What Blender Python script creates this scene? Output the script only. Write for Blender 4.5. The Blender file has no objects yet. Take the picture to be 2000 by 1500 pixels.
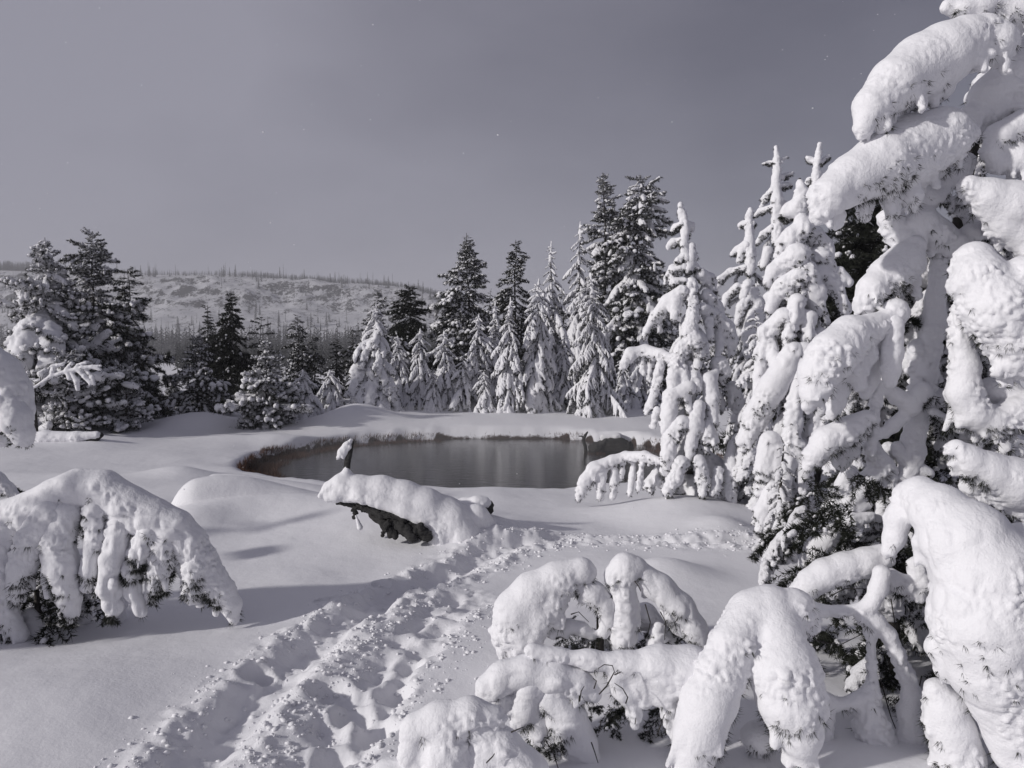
import bpy, math, random
import numpy as np
from mathutils import Vector, Matrix, Quaternion

# ------------------------------------------------------------------ camera, sky, sun, exposure
SC = bpy.context.scene
COL = SC.collection
CAM_Z = 2.3
FPX = 1570.0                       # focal length in pixels of a 2000 px wide picture
PITCH = math.atan(60.0 / FPX)      # camera looks slightly down
cam_d = bpy.data.cameras.new('camera')
cam_d.sensor_width = 36.0
cam_d.lens = FPX / 2000.0 * 36.0
cam_d.clip_start = 0.05
cam_d.clip_end = 5000.0
cam = bpy.data.objects.new('camera', cam_d)
COL.objects.link(cam)
cam.location = (0, 0, CAM_Z)
cam.rotation_euler = (math.pi / 2 - PITCH, 0, 0)
SC.camera = cam

SUN_EL = math.radians(21.5)
SUN_H = Vector((0.90, 0.436, 0)).normalized()       # horizontal direction the light travels
LDIR = Vector((SUN_H.x * math.cos(SUN_EL), SUN_H.y * math.cos(SUN_EL), -math.sin(SUN_EL)))
sd = bpy.data.lights.new('sun', 'SUN')
sd.energy = 2.9
sd.angle = math.radians(2.2)
sd.color = (1.0, 0.965, 0.93)
sun = bpy.data.objects.new('sun', sd)
COL.objects.link(sun)
sun.rotation_euler = LDIR.to_track_quat('-Z', 'Y').to_euler()
sun.location = (-20, -10, 30)

W = bpy.data.worlds.new("World")
SC.world = W
W.use_nodes = True
wn, wl = W.node_tree.nodes, W.node_tree.links
wn.clear()
w_out = wn.new('ShaderNodeOutputWorld')
w_sky = wn.new('ShaderNodeTexSky')
w_sky.sky_type = 'NISHITA'
w_sky.sun_disc = False
w_sky.sun_elevation = SUN_EL
w_sky.sun_rotation = math.atan2(-SUN_H.x, -SUN_H.y)
w_bg1 = wn.new('ShaderNodeBackground')
w_bg1.inputs['Strength'].default_value = 0.06
wl.new(w_sky.outputs[0], w_bg1.inputs['Color'])
w_tc = wn.new('ShaderNodeTexCoord')
w_map = wn.new('ShaderNodeMapping')
w_map.inputs['Scale'].default_value = (1.0, 1.0, 2.2)
wl.new(w_tc.outputs['Generated'], w_map.inputs['Vector'])
w_no = wn.new('ShaderNodeTexNoise')
w_no.inputs['Scale'].default_value = 2.3
w_no.inputs['Detail'].default_value = 5.0
w_no.inputs['Roughness'].default_value = 0.45
wl.new(w_map.outputs[0], w_no.inputs['Vector'])
# the cloud deck is heavier towards one side: a broad direction ramp plus soft noise
w_dot = wn.new('ShaderNodeVectorMath'); w_dot.operation = 'DOT_PRODUCT'
w_dot.inputs[1].default_value = Vector((0.80, 0.20, 0.55)).normalized()
wl.new(w_tc.outputs['Generated'], w_dot.inputs[0])
w_mr = wn.new('ShaderNodeMapRange')
w_mr.inputs[1].default_value = 0.08; w_mr.inputs[2].default_value = 0.86
w_mr.inputs[3].default_value = 0.0; w_mr.inputs[4].default_value = 1.0
wl.new(w_dot.outputs['Value'], w_mr.inputs[0])
w_ad = wn.new('ShaderNodeMath'); w_ad.operation = 'MULTIPLY_ADD'
w_ad.inputs[1].default_value = 1.0; w_ad.inputs[2].default_value = -0.50
wl.new(w_no.outputs[0], w_ad.inputs[0])
w_ad2 = wn.new('ShaderNodeMath'); w_ad2.operation = 'ADD'; w_ad2.use_clamp = True
wl.new(w_mr.outputs[0], w_ad2.inputs[0]); wl.new(w_ad.outputs[0], w_ad2.inputs[1])
w_cr = wn.new('ShaderNodeValToRGB')
w_cr.color_ramp.elements[0].color = (0.298, 0.290, 0.348, 1)
w_cr.color_ramp.elements[1].color = (0.066, 0.064, 0.095, 1)
wl.new(w_ad2.outputs[0], w_cr.inputs[0])
w_bg2 = wn.new('ShaderNodeBackground')
w_bg2.inputs['Strength'].default_value = 1.0
wl.new(w_cr.outputs[0], w_bg2.inputs['Color'])
w_mix = wn.new('ShaderNodeMixShader')
w_mix.inputs[0].default_value = 0.90
wl.new(w_bg1.outputs[0], w_mix.inputs[1]); wl.new(w_bg2.outputs[0], w_mix.inputs[2])
wl.new(w_mix.outputs[0], w_out.inputs['Surface'])

SC.view_settings.view_transform = 'Standard'
SC.view_settings.look = 'None'
SC.view_settings.exposure = 0.0
SC.view_settings.gamma = 1.0
SC.view_settings.use_curve_mapping = False
SC.cycles.max_bounces = 6
SC.cycles.diffuse_bounces = 3
SC.cycles.volume_bounces = 1

# ------------------------------------------------------------------ helpers
RNG = np.random.RandomState(11)
random.seed(5)
CT, ST = math.cos(PITCH), math.sin(PITCH)

def P(px, py, d):
    """world point seen at a picture point, at forward distance d"""
    u, v = (px - 1000.0) / FPX, (750.0 - py) / FPX
    y = CT + v * ST
    z = -ST + v * CT
    return np.array([u / y * d, d, CAM_Z + z / y * d])

def G(px, py, z=0.3):
    """world point on the level z seen at a picture point"""
    u, v = (px - 1000.0) / FPX, (750.0 - py) / FPX
    y = CT + v * ST
    zz = -ST + v * CT
    d = (z - CAM_Z) / zz * y
    return np.array([u / y * d, d, z])

_LAT = np.random.RandomState(3).rand(64, 64, 64).astype(np.float32) * 2 - 1
def vnoise(p):
    """smooth value noise, p (n,3)"""
    i = np.floor(p).astype(np.int64)
    f = (p - i).astype(np.float32)
    f = f * f * f * (f * (f * 6 - 15) + 10)
    i &= 63
    j = (i + 1) & 63
    x0, y0, z0 = i.T
    x1, y1, z1 = j.T
    fx, fy, fz = f.T
    L = _LAT
    a = L[x0, y0, z0] * (1 - fx) + L[x1, y0, z0] * fx
    b = L[x0, y1, z0] * (1 - fx) + L[x1, y1, z0] * fx
    c = L[x0, y0, z1] * (1 - fx) + L[x1, y0, z1] * fx
    d = L[x0, y1, z1] * (1 - fx) + L[x1, y1, z1] * fx
    return (a * (1 - fy) + b * fy) * (1 - fz) + (c * (1 - fy) + d * fy) * fz

def fbm(p, octv=3):
    s, a = 0, 1.0
    for o in range(octv):
        s = s + a * vnoise(p * (2.03 ** o) + 17.3 * o)
        a *= 0.5
    return s

def n2(x, y, s, octv=3, off=0.0):
    p = np.stack([x / s + off, y / s + off * 1.7, np.full_like(x, 3.7 + off)], -1)
    return fbm(p.reshape(-1, 3), octv).reshape(x.shape)

def sstep(a, b, x):
    t = np.clip((x - a) / (b - a), 0, 1)
    return t * t * (3 - 2 * t)

def mesh_np(name, V, F, mats=(), midx=None, smooth=True):
    """V (n,3); F list of (m,3) / (m,4) arrays"""
    me = bpy.data.meshes.new(name)
    V = np.ascontiguousarray(V, dtype=np.float32)
    if not isinstance(F, (list, tuple)):
        F = [F]
    F = [np.asarray(f, dtype=np.int32) for f in F if len(f)]
    me.vertices.add(len(V))
    me.vertices.foreach_set('co', V.ravel())
    nl = sum(f.size for f in F)
    npol = sum(len(f) for f in F)
    me.loops.add(nl)
    me.loops.foreach_set('vertex_index', np.concatenate([f.ravel() for f in F]) if F else np.zeros(0, np.int32))
    me.polygons.add(npol)
    st, tot, o = [], [], 0
    for f in F:
        k = f.shape[1]
        st.append(o + np.arange(len(f)) * k)
        tot.append(np.full(len(f), k))
        o += f.size
    if F:
        me.polygons.foreach_set('loop_start', np.concatenate(st).astype(np.int32))
        me.polygons.foreach_set('loop_total', np.concatenate(tot).astype(np.int32))
    for m in mats:
        me.materials.append(m)
    if midx is not None:
        me.polygons.foreach_set('material_index', np.asarray(midx, dtype=np.int32))
    me.polygons.foreach_set('use_smooth', np.full(npol, bool(smooth)))
    me.update(calc_edges=True)
    return me

class Geo:
    """collects pieces with materials into one mesh"""
    def __init__(self): self.V, self.F, self.M, self.n = [], [], [], 0
    def add(self, V, F, m=0):
        F = np.asarray(F)
        if len(F) == 0: return
        self.V.append(np.asarray(V, dtype=np.float32)); self.F.append(F + self.n)
        self.M.append(np.full(len(F), m)); self.n += len(V)
    def mesh(self, name, mats, smooth=True):
        return mesh_np(name, np.concatenate(self.V), self.F, mats, np.concatenate(self.M), smooth)

def link(name, me, parent=None, loc=None, kind=None):
    o = bpy.data.objects.new(name, me)
    COL.objects.link(o)
    if parent is not None: o.parent = parent
    if loc is not None: o.location = loc
    if kind: o['kind'] = kind
    return o

def thing(name, loc, label, cat, group=None):
    o = bpy.data.objects.new(name, None)
    o.empty_display_size = 0.2
    COL.objects.link(o)
    o.location = loc
    o['label'] = label; o['category'] = cat
    if group: o['group'] = group
    return o

def tag(o, label, cat, group=None):
    o['label'] = label; o['category'] = cat
    if group: o['group'] = group
    return o

# ---- implicit snow: capsules blended together, meshed by surface nets
def sdf_grid(caps, vs, k, pad=None):
    C = np.array([[*a, ra, *b, rb] for a, ra, b, rb in caps], dtype=np.float32)
    R = np.maximum(C[:, 3], C[:, 7])
    lo = np.minimum(C[:, 0:3], C[:, 4:7]) - R[:, None]
    hi = np.maximum(C[:, 0:3], C[:, 4:7]) + R[:, None]
    pad = pad or (k + 3 * vs)
    o = lo.min(0) - pad
    n = np.ceil((hi.max(0) + pad - o) / vs).astype(int) + 1
    D = np.full(n, 1.0, dtype=np.float32)
    ax = [o[i] + np.arange(n[i], dtype=np.float32) * vs for i in range(3)]
    for c, l, h, r in zip(C, lo, hi, R):
        i0 = np.maximum(np.floor((l - pad - o) / vs).astype(int), 0)
        i1 = np.minimum(np.ceil((h + pad - o) / vs).astype(int) + 1, n)
        X = ax[0][i0[0]:i1[0], None, None]; Y = ax[1][None, i0[1]:i1[1], None]; Z = ax[2][None, None, i0[2]:i1[2]]
        b = c[4:7] - c[0:3]
        bb = max(float(b @ b), 1e-9)
        px, py, pz = X - c[0], Y - c[1], Z - c[2]
        t = np.clip((px * b[0] + py * b[1] + pz * b[2]) / bb, 0, 1)
        d = np.sqrt((px - t * b[0]) ** 2 + (py - t * b[1]) ** 2 + (pz - t * b[2]) ** 2) - (c[3] + (c[7] - c[3]) * t)
        S = D[i0[0]:i1[0], i0[1]:i1[1], i0[2]:i1[2]]
        h_ = np.maximum(k - np.abs(S - d), 0) / k
        np.copyto(S, np.minimum(S, d) - h_ * h_ * k * 0.25)
    return D, o

def surface_nets(D, o, vs):
    ins = D < 0
    nx, ny, nz = D.shape
    s = np.zeros((nx - 1, ny - 1, nz - 1), np.uint8)
    for a in (0, 1):
        for b in (0, 1):
            for c in (0, 1):
                s += ins[a:nx - 1 + a, b:ny - 1 + b, c:nz - 1 + c]
    act = (s > 0) & (s < 8)
    I, J, K = np.nonzero(act)
    idx = np.full(s.shape, -1, np.int32)
    idx[I, J, K] = np.arange(len(I))
    acc = np.zeros((len(I), 3), np.float32); cnt = np.zeros(len(I), np.float32)
    cs = [(a, b, c) for a in (0, 1) for b in (0, 1) for c in (0, 1)]
    for p in cs:
        for ax in range(3):
            if p[ax]: continue
            q = list(p); q[ax] = 1
            d0 = D[I + p[0], J + p[1], K + p[2]]; d1 = D[I + q[0], J + q[1], K + q[2]]
            cr = (d0 < 0) != (d1 < 0)
            t = np.where(cr, d0 / np.where(cr, d0 - d1, 1), 0)
            for e in range(3):
                acc[:, e] += np.where(cr, p[e] + (t if e == ax else 0), 0)
            cnt += cr
    V = (np.stack([I, J, K], 1) + acc / cnt[:, None]) * vs + o
    Q = []
    # x edges
    A, B = ins[:-1, 1:-1, 1:-1], ins[1:, 1:-1, 1:-1]
    i, j, k_ = np.nonzero(A != B); f = A[i, j, k_]
    q = np.stack([idx[i, j, k_], idx[i, j + 1, k_], idx[i, j + 1, k_ + 1], idx[i, j, k_ + 1]], 1)
    q[~f] = q[~f][:, ::-1]; Q.append(q)
    A, B = ins[1:-1, :-1, 1:-1], ins[1:-1, 1:, 1:-1]
    i, j, k_ = np.nonzero(A != B); f = A[i, j, k_]
    q = np.stack([idx[i, j, k_], idx[i, j, k_ + 1], idx[i + 1, j, k_ + 1], idx[i + 1, j, k_]], 1)
    q[~f] = q[~f][:, ::-1]; Q.append(q)
    A, B = ins[1:-1, 1:-1, :-1], ins[1:-1, 1:-1, 1:]
    i, j, k_ = np.nonzero(A != B); f = A[i, j, k_]
    q = np.stack([idx[i, j, k_], idx[i + 1, j, k_], idx[i + 1, j + 1, k_], idx[i, j + 1, k_]], 1)
    q[~f] = q[~f][:, ::-1]; Q.append(q)
    Q = np.concatenate(Q)
    return V, Q

def vnormals(V, Q):
    a, b, c, d = V[Q[:, 0]], V[Q[:, 1]], V[Q[:, 2]], V[Q[:, 3]]
    fn = np.cross(c - a, d - b)
    N = np.zeros_like(V)
    for e in range(3):
        w = np.bincount(Q.ravel(), weights=np.repeat(fn[:, e], 4), minlength=len(V))
        N[:, e] = w
    return N / np.maximum(np.linalg.norm(N, axis=1), 1e-9)[:, None]

def snow_shape(caps, vs, k, a1=0.0, w1=0.09, a2=0.0, w2=0.035, top=0.25, seed=0.0):
    """snow body: smooth on top, lumpy on its flanks and underside"""
    D, o = sdf_grid(caps, vs, k)
    V, Q = surface_nets(D, o, vs)
    N = vnormals(V, Q)
    if a1 or a2:
        side = top + (1 - top) * (1 - sstep(0.15, 0.8, N[:, 2]))
        pch = 0.55 + 0.9 * np.clip(vnoise(V / (w1 * 4.5) + seed), -0.5, 1)
        d = a1 * (np.abs(vnoise(V / w1 + seed)) * 2.6 - 0.9) * side * pch
        d += a2 * (np.abs(vnoise(V / w2 + 9.1 + seed)) * 2.4 - 0.8) * side * np.clip(0.7 + 1.5 * vnoise(V / (w2 * 6.5) + 2.2 + seed), 0.1, 1.8)
        d += a1 * 0.5 * vnoise(V / (w1 * 3.1) + 4.0 + seed)
        V = V + N * d[:, None]
        N = vnormals(V, Q)
    return V, Q, N

def blades(base, dirs, L, Wd, jit=0.5, rng=RNG):
    """thin needle triangles from base along dirs"""
    n = len(base)
    dirs = dirs + rng.normal(0, jit, (n, 3))
    dirs /= np.maximum(np.linalg.norm(dirs, axis=1), 1e-6)[:, None]
    sdv = np.cross(dirs, rng.normal(0, 1, (n, 3)))
    sdv /= np.maximum(np.linalg.norm(sdv, axis=1), 1e-6)[:, None]
    l = L * (0.6 + 0.7 * rng.rand(n))[:, None]
    w = Wd * (0.7 + 0.6 * rng.rand(n))[:, None]
    V = np.empty((n, 3, 3), np.float32)
    V[:, 0] = base - sdv * w; V[:, 1] = base + sdv * w; V[:, 2] = base + dirs * l
    F = np.arange(n * 3).reshape(n, 3)
    return V.reshape(-1, 3), F

def tufts(V, N, n_t, per, L, Wd, zmax=-0.15, mask_s=0.2, mask_t=0.0, seed=0.0, rng=RNG, down=0.6):
    """needle tufts poking from under the snow"""
    ok = (N[:, 2] < zmax) & (vnoise(V / mask_s + 31.7 + seed) > mask_t)
    c = np.nonzero(ok)[0]
    if len(c) == 0 or n_t == 0:
        return np.zeros((0, 3)), np.zeros((0, 3), int)
    pick = c[rng.randint(0, len(c), n_t)]
    b = np.repeat(V[pick] - N[pick] * L * 0.35, per, 0)
    d = np.repeat(N[pick] + np.array([0, 0, -down]) + rng.normal(0, 0.35, (n_t, 3)), per, 0)
    return blades(b, d, L, Wd, 0.45, rng)

# ------------------------------------------------------------------ materials
def new_mat(name):
    m = bpy.data.materials.new(name); m.use_nodes = True
    nt = m.node_tree
    return m, nt.nodes, nt.links, nt.nodes['Principled BSDF']

def noise_node(n, l, scale, detail=3.0, rough=0.5, vec=None):
    t = n.new('ShaderNodeTexNoise')
    t.inputs['Scale'].default_value = scale; t.inputs['Detail'].default_value = detail
    t.inputs['Roughness'].default_value = rough
    if vec is not None: l.new(vec, t.inputs['Vector'])
    return t

def bump(n, l, h, strength, dist, prev=None):
    b = n.new('ShaderNodeBump')
    b.inputs['Strength'].default_value = strength; b.inputs['Distance'].default_value = dist
    l.new(h, b.inputs['Height'])
    if prev is not None: l.new(prev, b.inputs['Normal'])
    return b.outputs[0]

SNOW_C = (0.80, 0.797, 0.825, 1)
def snow_mat(name, s1, d1, s2, d2, sss=0.0, world=True):
    m, n, l, b = new_mat(name)
    b.inputs['Base Color'].default_value = SNOW_C
    b.inputs['Roughness'].default_value = 0.7
    b.inputs['Specular IOR Level'].default_value = 0.25
    if sss:
        b.inputs['Subsurface Weight'].default_value = sss
        b.inputs['Subsurface Radius'].default_value = (1.0, 1.05, 1.15)
        b.inputs['Subsurface Scale'].default_value = 0.02
    tc = n.new('ShaderNodeTexCoord')
    v = tc.outputs['Object']
    n1 = noise_node(n, l, s1, 4, 0.6, v)
    n_2 = noise_node(n, l, s2, 2, 0.6, v)
    x = bump(n, l, n1.outputs[0], 0.8, d1)
    x = bump(n, l, n_2.outputs[0], 0.6, d2, x)
    l.new(x, b.inputs['Normal'])
    return m

M_GROUND_SNOW = None
M_BOUGH_SNOW = snow_mat('bough_snow', 20.0, 0.012, 110.0, 0.004)
M_FAR_SNOW = snow_mat('frost_snow', 16.0, 0.03, 60.0, 0.01)

def needle_mat(name, c0, c1, frost, frac):
    m, n, l, b = new_mat(name)
    g = n.new('ShaderNodeNewGeometry')
    cr = n.new('ShaderNodeValToRGB')
    cr.color_ramp.interpolation = 'CONSTANT'
    e = cr.color_ramp.elements
    e[0].color = (*c0, 1); e[1].color = (*c1, 1); e[1].position = (1 - frac) * 0.55
    k = e.new(1 - frac); k.color = (*frost, 1)
    l.new(g.outputs['Random Per Island'], cr.inputs[0])
    l.new(cr.outputs[0], b.inputs['Base Color'])
    b.inputs['Roughness'].default_value = 0.75
    b.inputs['Specular IOR Level'].default_value = 0.15
    return m
M_NEEDLE = needle_mat('needles_dark', (0.016, 0.018, 0.013), (0.030, 0.032, 0.024), (0.45, 0.45, 0.47), 0.10)
M_NEEDLE_F = needle_mat('needles_frosted', (0.018, 0.020, 0.016), (0.04, 0.04, 0.036), (0.5, 0.5, 0.52), 0.2)
M_NEEDLE_D = needle_mat('needles_deep', (0.014, 0.016, 0.012), (0.026, 0.028, 0.021), (0.30, 0.30, 0.32), 0.03)

def bark_mat():
    m, n, l, b = new_mat('bark')
    tc = n.new('ShaderNodeTexCoord')
    t = noise_node(n, l, 14, 5, 0.65, tc.outputs['Object'])
    cr = n.new('ShaderNodeValToRGB')
    cr.color_ramp.elements[0].color = (0.012, 0.010, 0.009, 1); cr.color_ramp.elements[0].position = 0.35
    cr.color_ramp.elements[1].color = (0.060, 0.052, 0.046, 1); cr.color_ramp.elements[1].position = 0.7
    l.new(t.outputs[0], cr.inputs[0]); l.new(cr.outputs[0], b.inputs['Base Color'])
    l.new(bump(n, l, t.outputs[0], 0.9, 0.02), b.inputs['Normal'])
    b.inputs['Roughness'].default_value = 0.9
    return m
M_BARK = bark_mat()

# ------------------------------------------------------------------ ground
POOL_C = np.array([-0.55, 17.0]); POOL_R = np.array([4.55, 4.35])
def pool_e(x, y):
    dx, dy = (x - POOL_C[0]) / POOL_R[0], (y - POOL_C[1]) / POOL_R[1]
    e = (np.abs(dx) ** 2.3 + np.abs(dy) ** 2.3) ** (1 / 2.3)
    return e + 0.032 * n2(x, y, 1.5, 2, 5.0) + 0.006 * n2(x, y, 0.35, 1, 1.0)

TRAIL = np.array([G(px, py, 0.32)[:2] for px, py in
    [(250, 1640), (330, 1520), (430, 1430), (540, 1330), (655, 1240), (780, 1160), (905, 1103), (990, 1075), (1100, 1062), (1250, 1060), (1400, 1060), (1500, 1062), (1640, 1066)]])
TRACK = np.array([G(px, py, 0.32)[:2] for px, py in
    [(520, 1640), (580, 1520), (650, 1440), (715, 1370), (780, 1300), (835, 1240), (900, 1180)]])

def poly_dist(x, y, pl):
    """signed distance (left +) and arc length to a polyline"""
    best = np.full(x.shape, 1e9); sg = np.zeros(x.shape); al = np.zeros(x.shape)
    acc = 0
    for a, b in zip(pl[:-1], pl[1:]):
        v = b - a; L = np.hypot(*v); u = v / L
        t = np.clip((x - a[0]) * u[0] + (y - a[1]) * u[1], 0, L)
        dx, dy = x - a[0] - t * u[0], y - a[1] - t * u[1]
        d = np.hypot(dx, dy)
        m = d < best
        best = np.where(m, d, best)
        sg = np.where(m, np.sign(u[0] * dy - u[1] * dx), sg)
        al = np.where(m, acc + t, al)
        acc += L
    return best * np.where(sg == 0, 1, sg), al

MOUNDS = []     # (x, y, sx, sy, angle, amp)
def mound(px, py, z, wx, wy, amp, ang=0.0):
    g = G(px, py, z); MOUNDS.append((g[0], g[1], wx, wy, ang, amp))
mound(800, 1000, 0.5, 1.3, 0.85, 0.26, 0.05)      # drift under the fallen log
mound(520, 985, 0.5, 1.3, 0.55, 0.26, 0.12)       # drift running left from the log
mound(380, 1010, 0.5, 0.5, 0.5, 0.16)
mound(930, 1040, 0.4, 0.6, 0.45, 0.16)
mound(350, 925, 0.35, 0.55, 0.35, 0.16)
mound(150, 930, 0.35, 1.6, 0.6, 0.10)
mound(600, 838, 0.5, 0.75, 0.6, 0.26)
mound(700, 812, 0.5, 0.95, 1.0, 0.48)
mound(480, 838, 0.5, 1.2, 0.8, 0.2)
mound(390, 818, 0.5, 1.1, 0.9, 0.35)
mound(150, 850, 0.5, 2.0, 1.0, 0.15)
mound(1340, 985, 0.4, 0.9, 0.7, 0.22)               # around the young fir
mound(1410, 1020, 0.4, 0.36, 0.34, 0.14)
mound(1300, 1115, 0.4, 0.36, 0.3, 0.15)
mound(1180, 870, 0.2, 0.9, 0.4, 0.15)
mound(1230, 850, 0.2, 0.6, 0.4, 0.2)
mound(100, 1330, 0.35, 1.0, 0.7, 0.12)
mound(1000, 1180, 0.35, 0.5, 0.6, -0.05)

PILLOWS = [   # snow-buried logs: (x0,y0,x1,y1,r, base)
    (*G(420, 948, 0.45)[:2], *G(700, 948, 0.4)[:2], 0.26, 0.22),
    (*G(385, 985, 0.5)[:2], *G(640, 968, 0.5)[:2], 0.30, 0.12),
]
FOOT = [(G(px, py, 0.32)[:2], r, dp) for px, py, r, dp in
    [(745, 1142, 0.07, 0.10), (632, 1182, 0.06, 0.08), (500, 1318, 0.09, 0.14), (800, 1200, 0.05, 0.06),
     (735, 1410, 0.10, 0.12), (770, 1345, 0.10, 0.12), (800, 1300, 0.08, 0.12), (690, 1385, 0.10, 0.10), (640, 1350, 0.12, 0.1), (650, 1455, 0.09, 0.09)]]

def ground_h(x, y):
    x = np.asarray(x, float); y = np.asarray(y, float)
    r = np.hypot(x, y)
    h = 0.30 + 0.07 * n2(x, y, 4.0, 2, 2.0) * sstep(0, 3, r) + 0.032 * n2(x, y, 1.1, 2, 8.0)
    h = h + 0.18 * sstep(19, 27, y) + 0.10 * n2(x, y, 9.0, 3, 4.0) * sstep(20, 40, y)
    h = h + 0.5 * n2(x, y, 60.0, 3, 6.0) * sstep(60, 160, y)
    h = h + 0.12 * sstep(-6, -12, x) * sstep(10, 16, y)
    for mx, my, sx, sy, a, amp in MOUNDS:
        dx, dy = x - mx, y - my
        c, s = math.cos(a), math.sin(a)
        u, v = (dx * c + dy * s) / sx, (-dx * s + dy * c) / sy
        h = h + amp * np.exp(-(u * u + v * v) * 0.9)
    for x0, y0, x1, y1, rr, zb in PILLOWS:
        vx, vy = x1 - x0, y1 - y0; L2 = vx * vx + vy * vy
        t = ((x - x0) * vx + (y - y0) * vy) / L2
        tc = np.clip(t, 0, 1)
        d = np.hypot(x - x0 - tc * vx, y - y0 - tc * vy)
        cap = rr * np.maximum(1 - (d / rr) ** 2, 0) ** 0.85 * (1 - 0.75 * sstep(0.1, 1.0, tc))
        h = h + cap * 0.95
    # trail: a ploughed trench with a rougher trampled strip beside it
    near = (y > 0.5) & (y < 14)
    d, al = poly_dist(x, y, TRAIL)
    wob = 0.08 * n2(x, y, 0.5, 2, 3.0) + 0.018 * n2(x, y, 0.16, 1, 7.0)
    dd = d + wob
    fade = sstep(0.2, 1.0, y)
    tr = np.exp(-(np.abs(dd) / 0.155) ** 3.0)
    rough = 0.3 + 0.30 * n2(x, y, 0.085, 2, 9.0) + 0.12 * n2(x, y, 0.3, 1, 5.0)
    h = h - 0.12 * tr * fade * (0.8 + 0.35 * n2(x, y, 0.35, 2, 6.0))
    rim = np.exp(-((np.abs(dd) - 0.25) / 0.10) ** 2)
    h = h + rim * fade * (0.014 + 0.048 * (rough - 0.22))
    d2, al2 = poly_dist(x, y, TRACK)
    d2 = d2 + wob
    t2 = np.exp(-(np.abs(d2) / 0.20) ** 4.0)
    step = 0.5 + 0.5 * np.sin(al2 / 0.36 * 2 * math.pi + 2.0 * np.sign(d2) + 3.0 * n2(x, y, 0.45, 1, 12.0))
    h = h - t2 * fade * (0.03 + 0.06 * step * np.exp(-((np.abs(d2) - 0.11) / 0.09) ** 2))
    band = np.maximum(np.exp(-(np.abs(dd) / 0.38) ** 6), np.exp(-(np.abs(d2) / 0.28) ** 6))
    h = h + band * fade * (0.035 * (rough - 0.25) + 0.013 * n2(x, y, 0.055, 2, 4.0))
    for g, rr, dp in FOOT:
        q = np.hypot((x - g[0]), (y - g[1])) / rr
        h = h - dp * np.exp(-q ** 4) + 0.02 * np.exp(-((q - 1.35) / 0.3) ** 2)
    e = pool_e(x, y)
    h = h - (h - 0.11) * 0.8 * np.exp(-np.maximum(e - 1.0, 0) / 0.22) * sstep(15, 18.5, y) * (e > 0.5)
    bank = np.where(y > 17, sstep(0.985, 1.07, e), sstep(0.955, 1.10, e))
    lip = 0.012 * np.exp(-((e - 1.13) / 0.05) ** 2) * n2(x, y, 0.35, 2, 1.0)
    h = -0.35 + (h + 0.35) * bank + lip
    return h

def axis_pts(lo, hi, fine, out_lo, out_hi, grow=1.09):
    a = list(np.arange(lo, hi, fine))
    s, v = fine, lo
    L = []
    while v > out_lo:
        s *= grow; v -= s; L.append(v)
    s, v = fine, a[-1]; R_ = []
    while v < out_hi:
        s *= grow; v += s; R_.append(v)
    return np.array(L[::-1] + a + R_)

gx = axis_pts(-3.6, 3.4, 0.022, -1300, 1300, 1.06)
gy = axis_pts(3.1, 10.6, 0.024, -150, 1300, 1.035)
GX, GY = np.meshgrid(gx, gy, indexing='ij')
GZ = ground_h(GX, GY)
nxg, nyg = GX.shape
ii, jj = np.meshgrid(np.arange(nxg - 1), np.arange(nyg - 1), indexing='ij')
q0 = (ii * nyg + jj).ravel()
GF = np.stack([q0, q0 + nyg, q0 + nyg + 1, q0 + 1], 1)

def ground_mat():
    m, n, l, b = new_mat('ground_snow')
    tc = n.new('ShaderNodeTexCoord')
    v = tc.outputs['Object']
    b.inputs['Roughness'].default_value = 0.65
    b.inputs['Specular IOR Level'].default_value = 0.25
    at = n.new('ShaderNodeAttribute'); at.attribute_name = 'soil'
    t = noise_node(n, l, 9, 4, 0.6, v)
    soil = n.new('ShaderNodeValToRGB')
    soil.color_ramp.elements[0].color = (0.012, 0.008, 0.006, 1); soil.color_ramp.elements[1].color = (0.05, 0.026, 0.016, 1)
    l.new(t.outputs[0], soil.inputs[0])
    ad = n.new('ShaderNodeMath'); ad.operation = 'MULTIPLY_ADD'; ad.inputs[1].default_value = 0.5; ad.inputs[2].default_value = -0.25
    l.new(t.outputs[0], ad.inputs[0])
    ad2 = n.new('ShaderNodeMath'); ad2.operation = 'ADD'
    l.new(ad.outputs[0], ad2.inputs[0]); l.new(at.outputs['Fac'], ad2.inputs[1])
    st = n.new('ShaderNodeMapRange'); st.inputs[1].default_value = 0.42; st.inputs[2].default_value = 0.58
    l.new(ad2.outputs[0], st.inputs[0])
    mx = n.new('ShaderNodeMix'); mx.data_type = 'RGBA'
    l.new(st.outputs[0], mx.inputs[0]); mx.inputs[6].default_value = SNOW_C
    l.new(soil.outputs[0], mx.inputs[7]); l.new(mx.outputs[2], b.inputs['Base Color'])
    n1 = noise_node(n, l, 55.0, 4, 0.65, v)
    n3 = noise_node(n, l, 5.0, 3, 0.5, v)
    x = bump(n, l, n3.outputs[0], 0.35, 0.03)
    x = bump(n, l, n1.outputs[0], 0.45, 0.006, x)
    l.new(x, b.inputs['Normal'])
    return m
M_GROUND_SNOW = ground_mat()
g_me = mesh_np('ground', np.stack([GX, GY, GZ], -1).reshape(-1, 3), GF, [M_GROUND_SNOW])
e_all = pool_e(GX, GY)
soil = sstep(0.16, 0.03, GZ) * (e_all < 1.1)
att = g_me.attributes.new('soil', 'FLOAT', 'POINT')
att.data.foreach_set('value', soil.astype(np.float32).ravel())
link('snow_ground', g_me, kind='structure')

def gh(x, y):
    return float(ground_h(np.array([x]), np.array([y]))[0])

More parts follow.
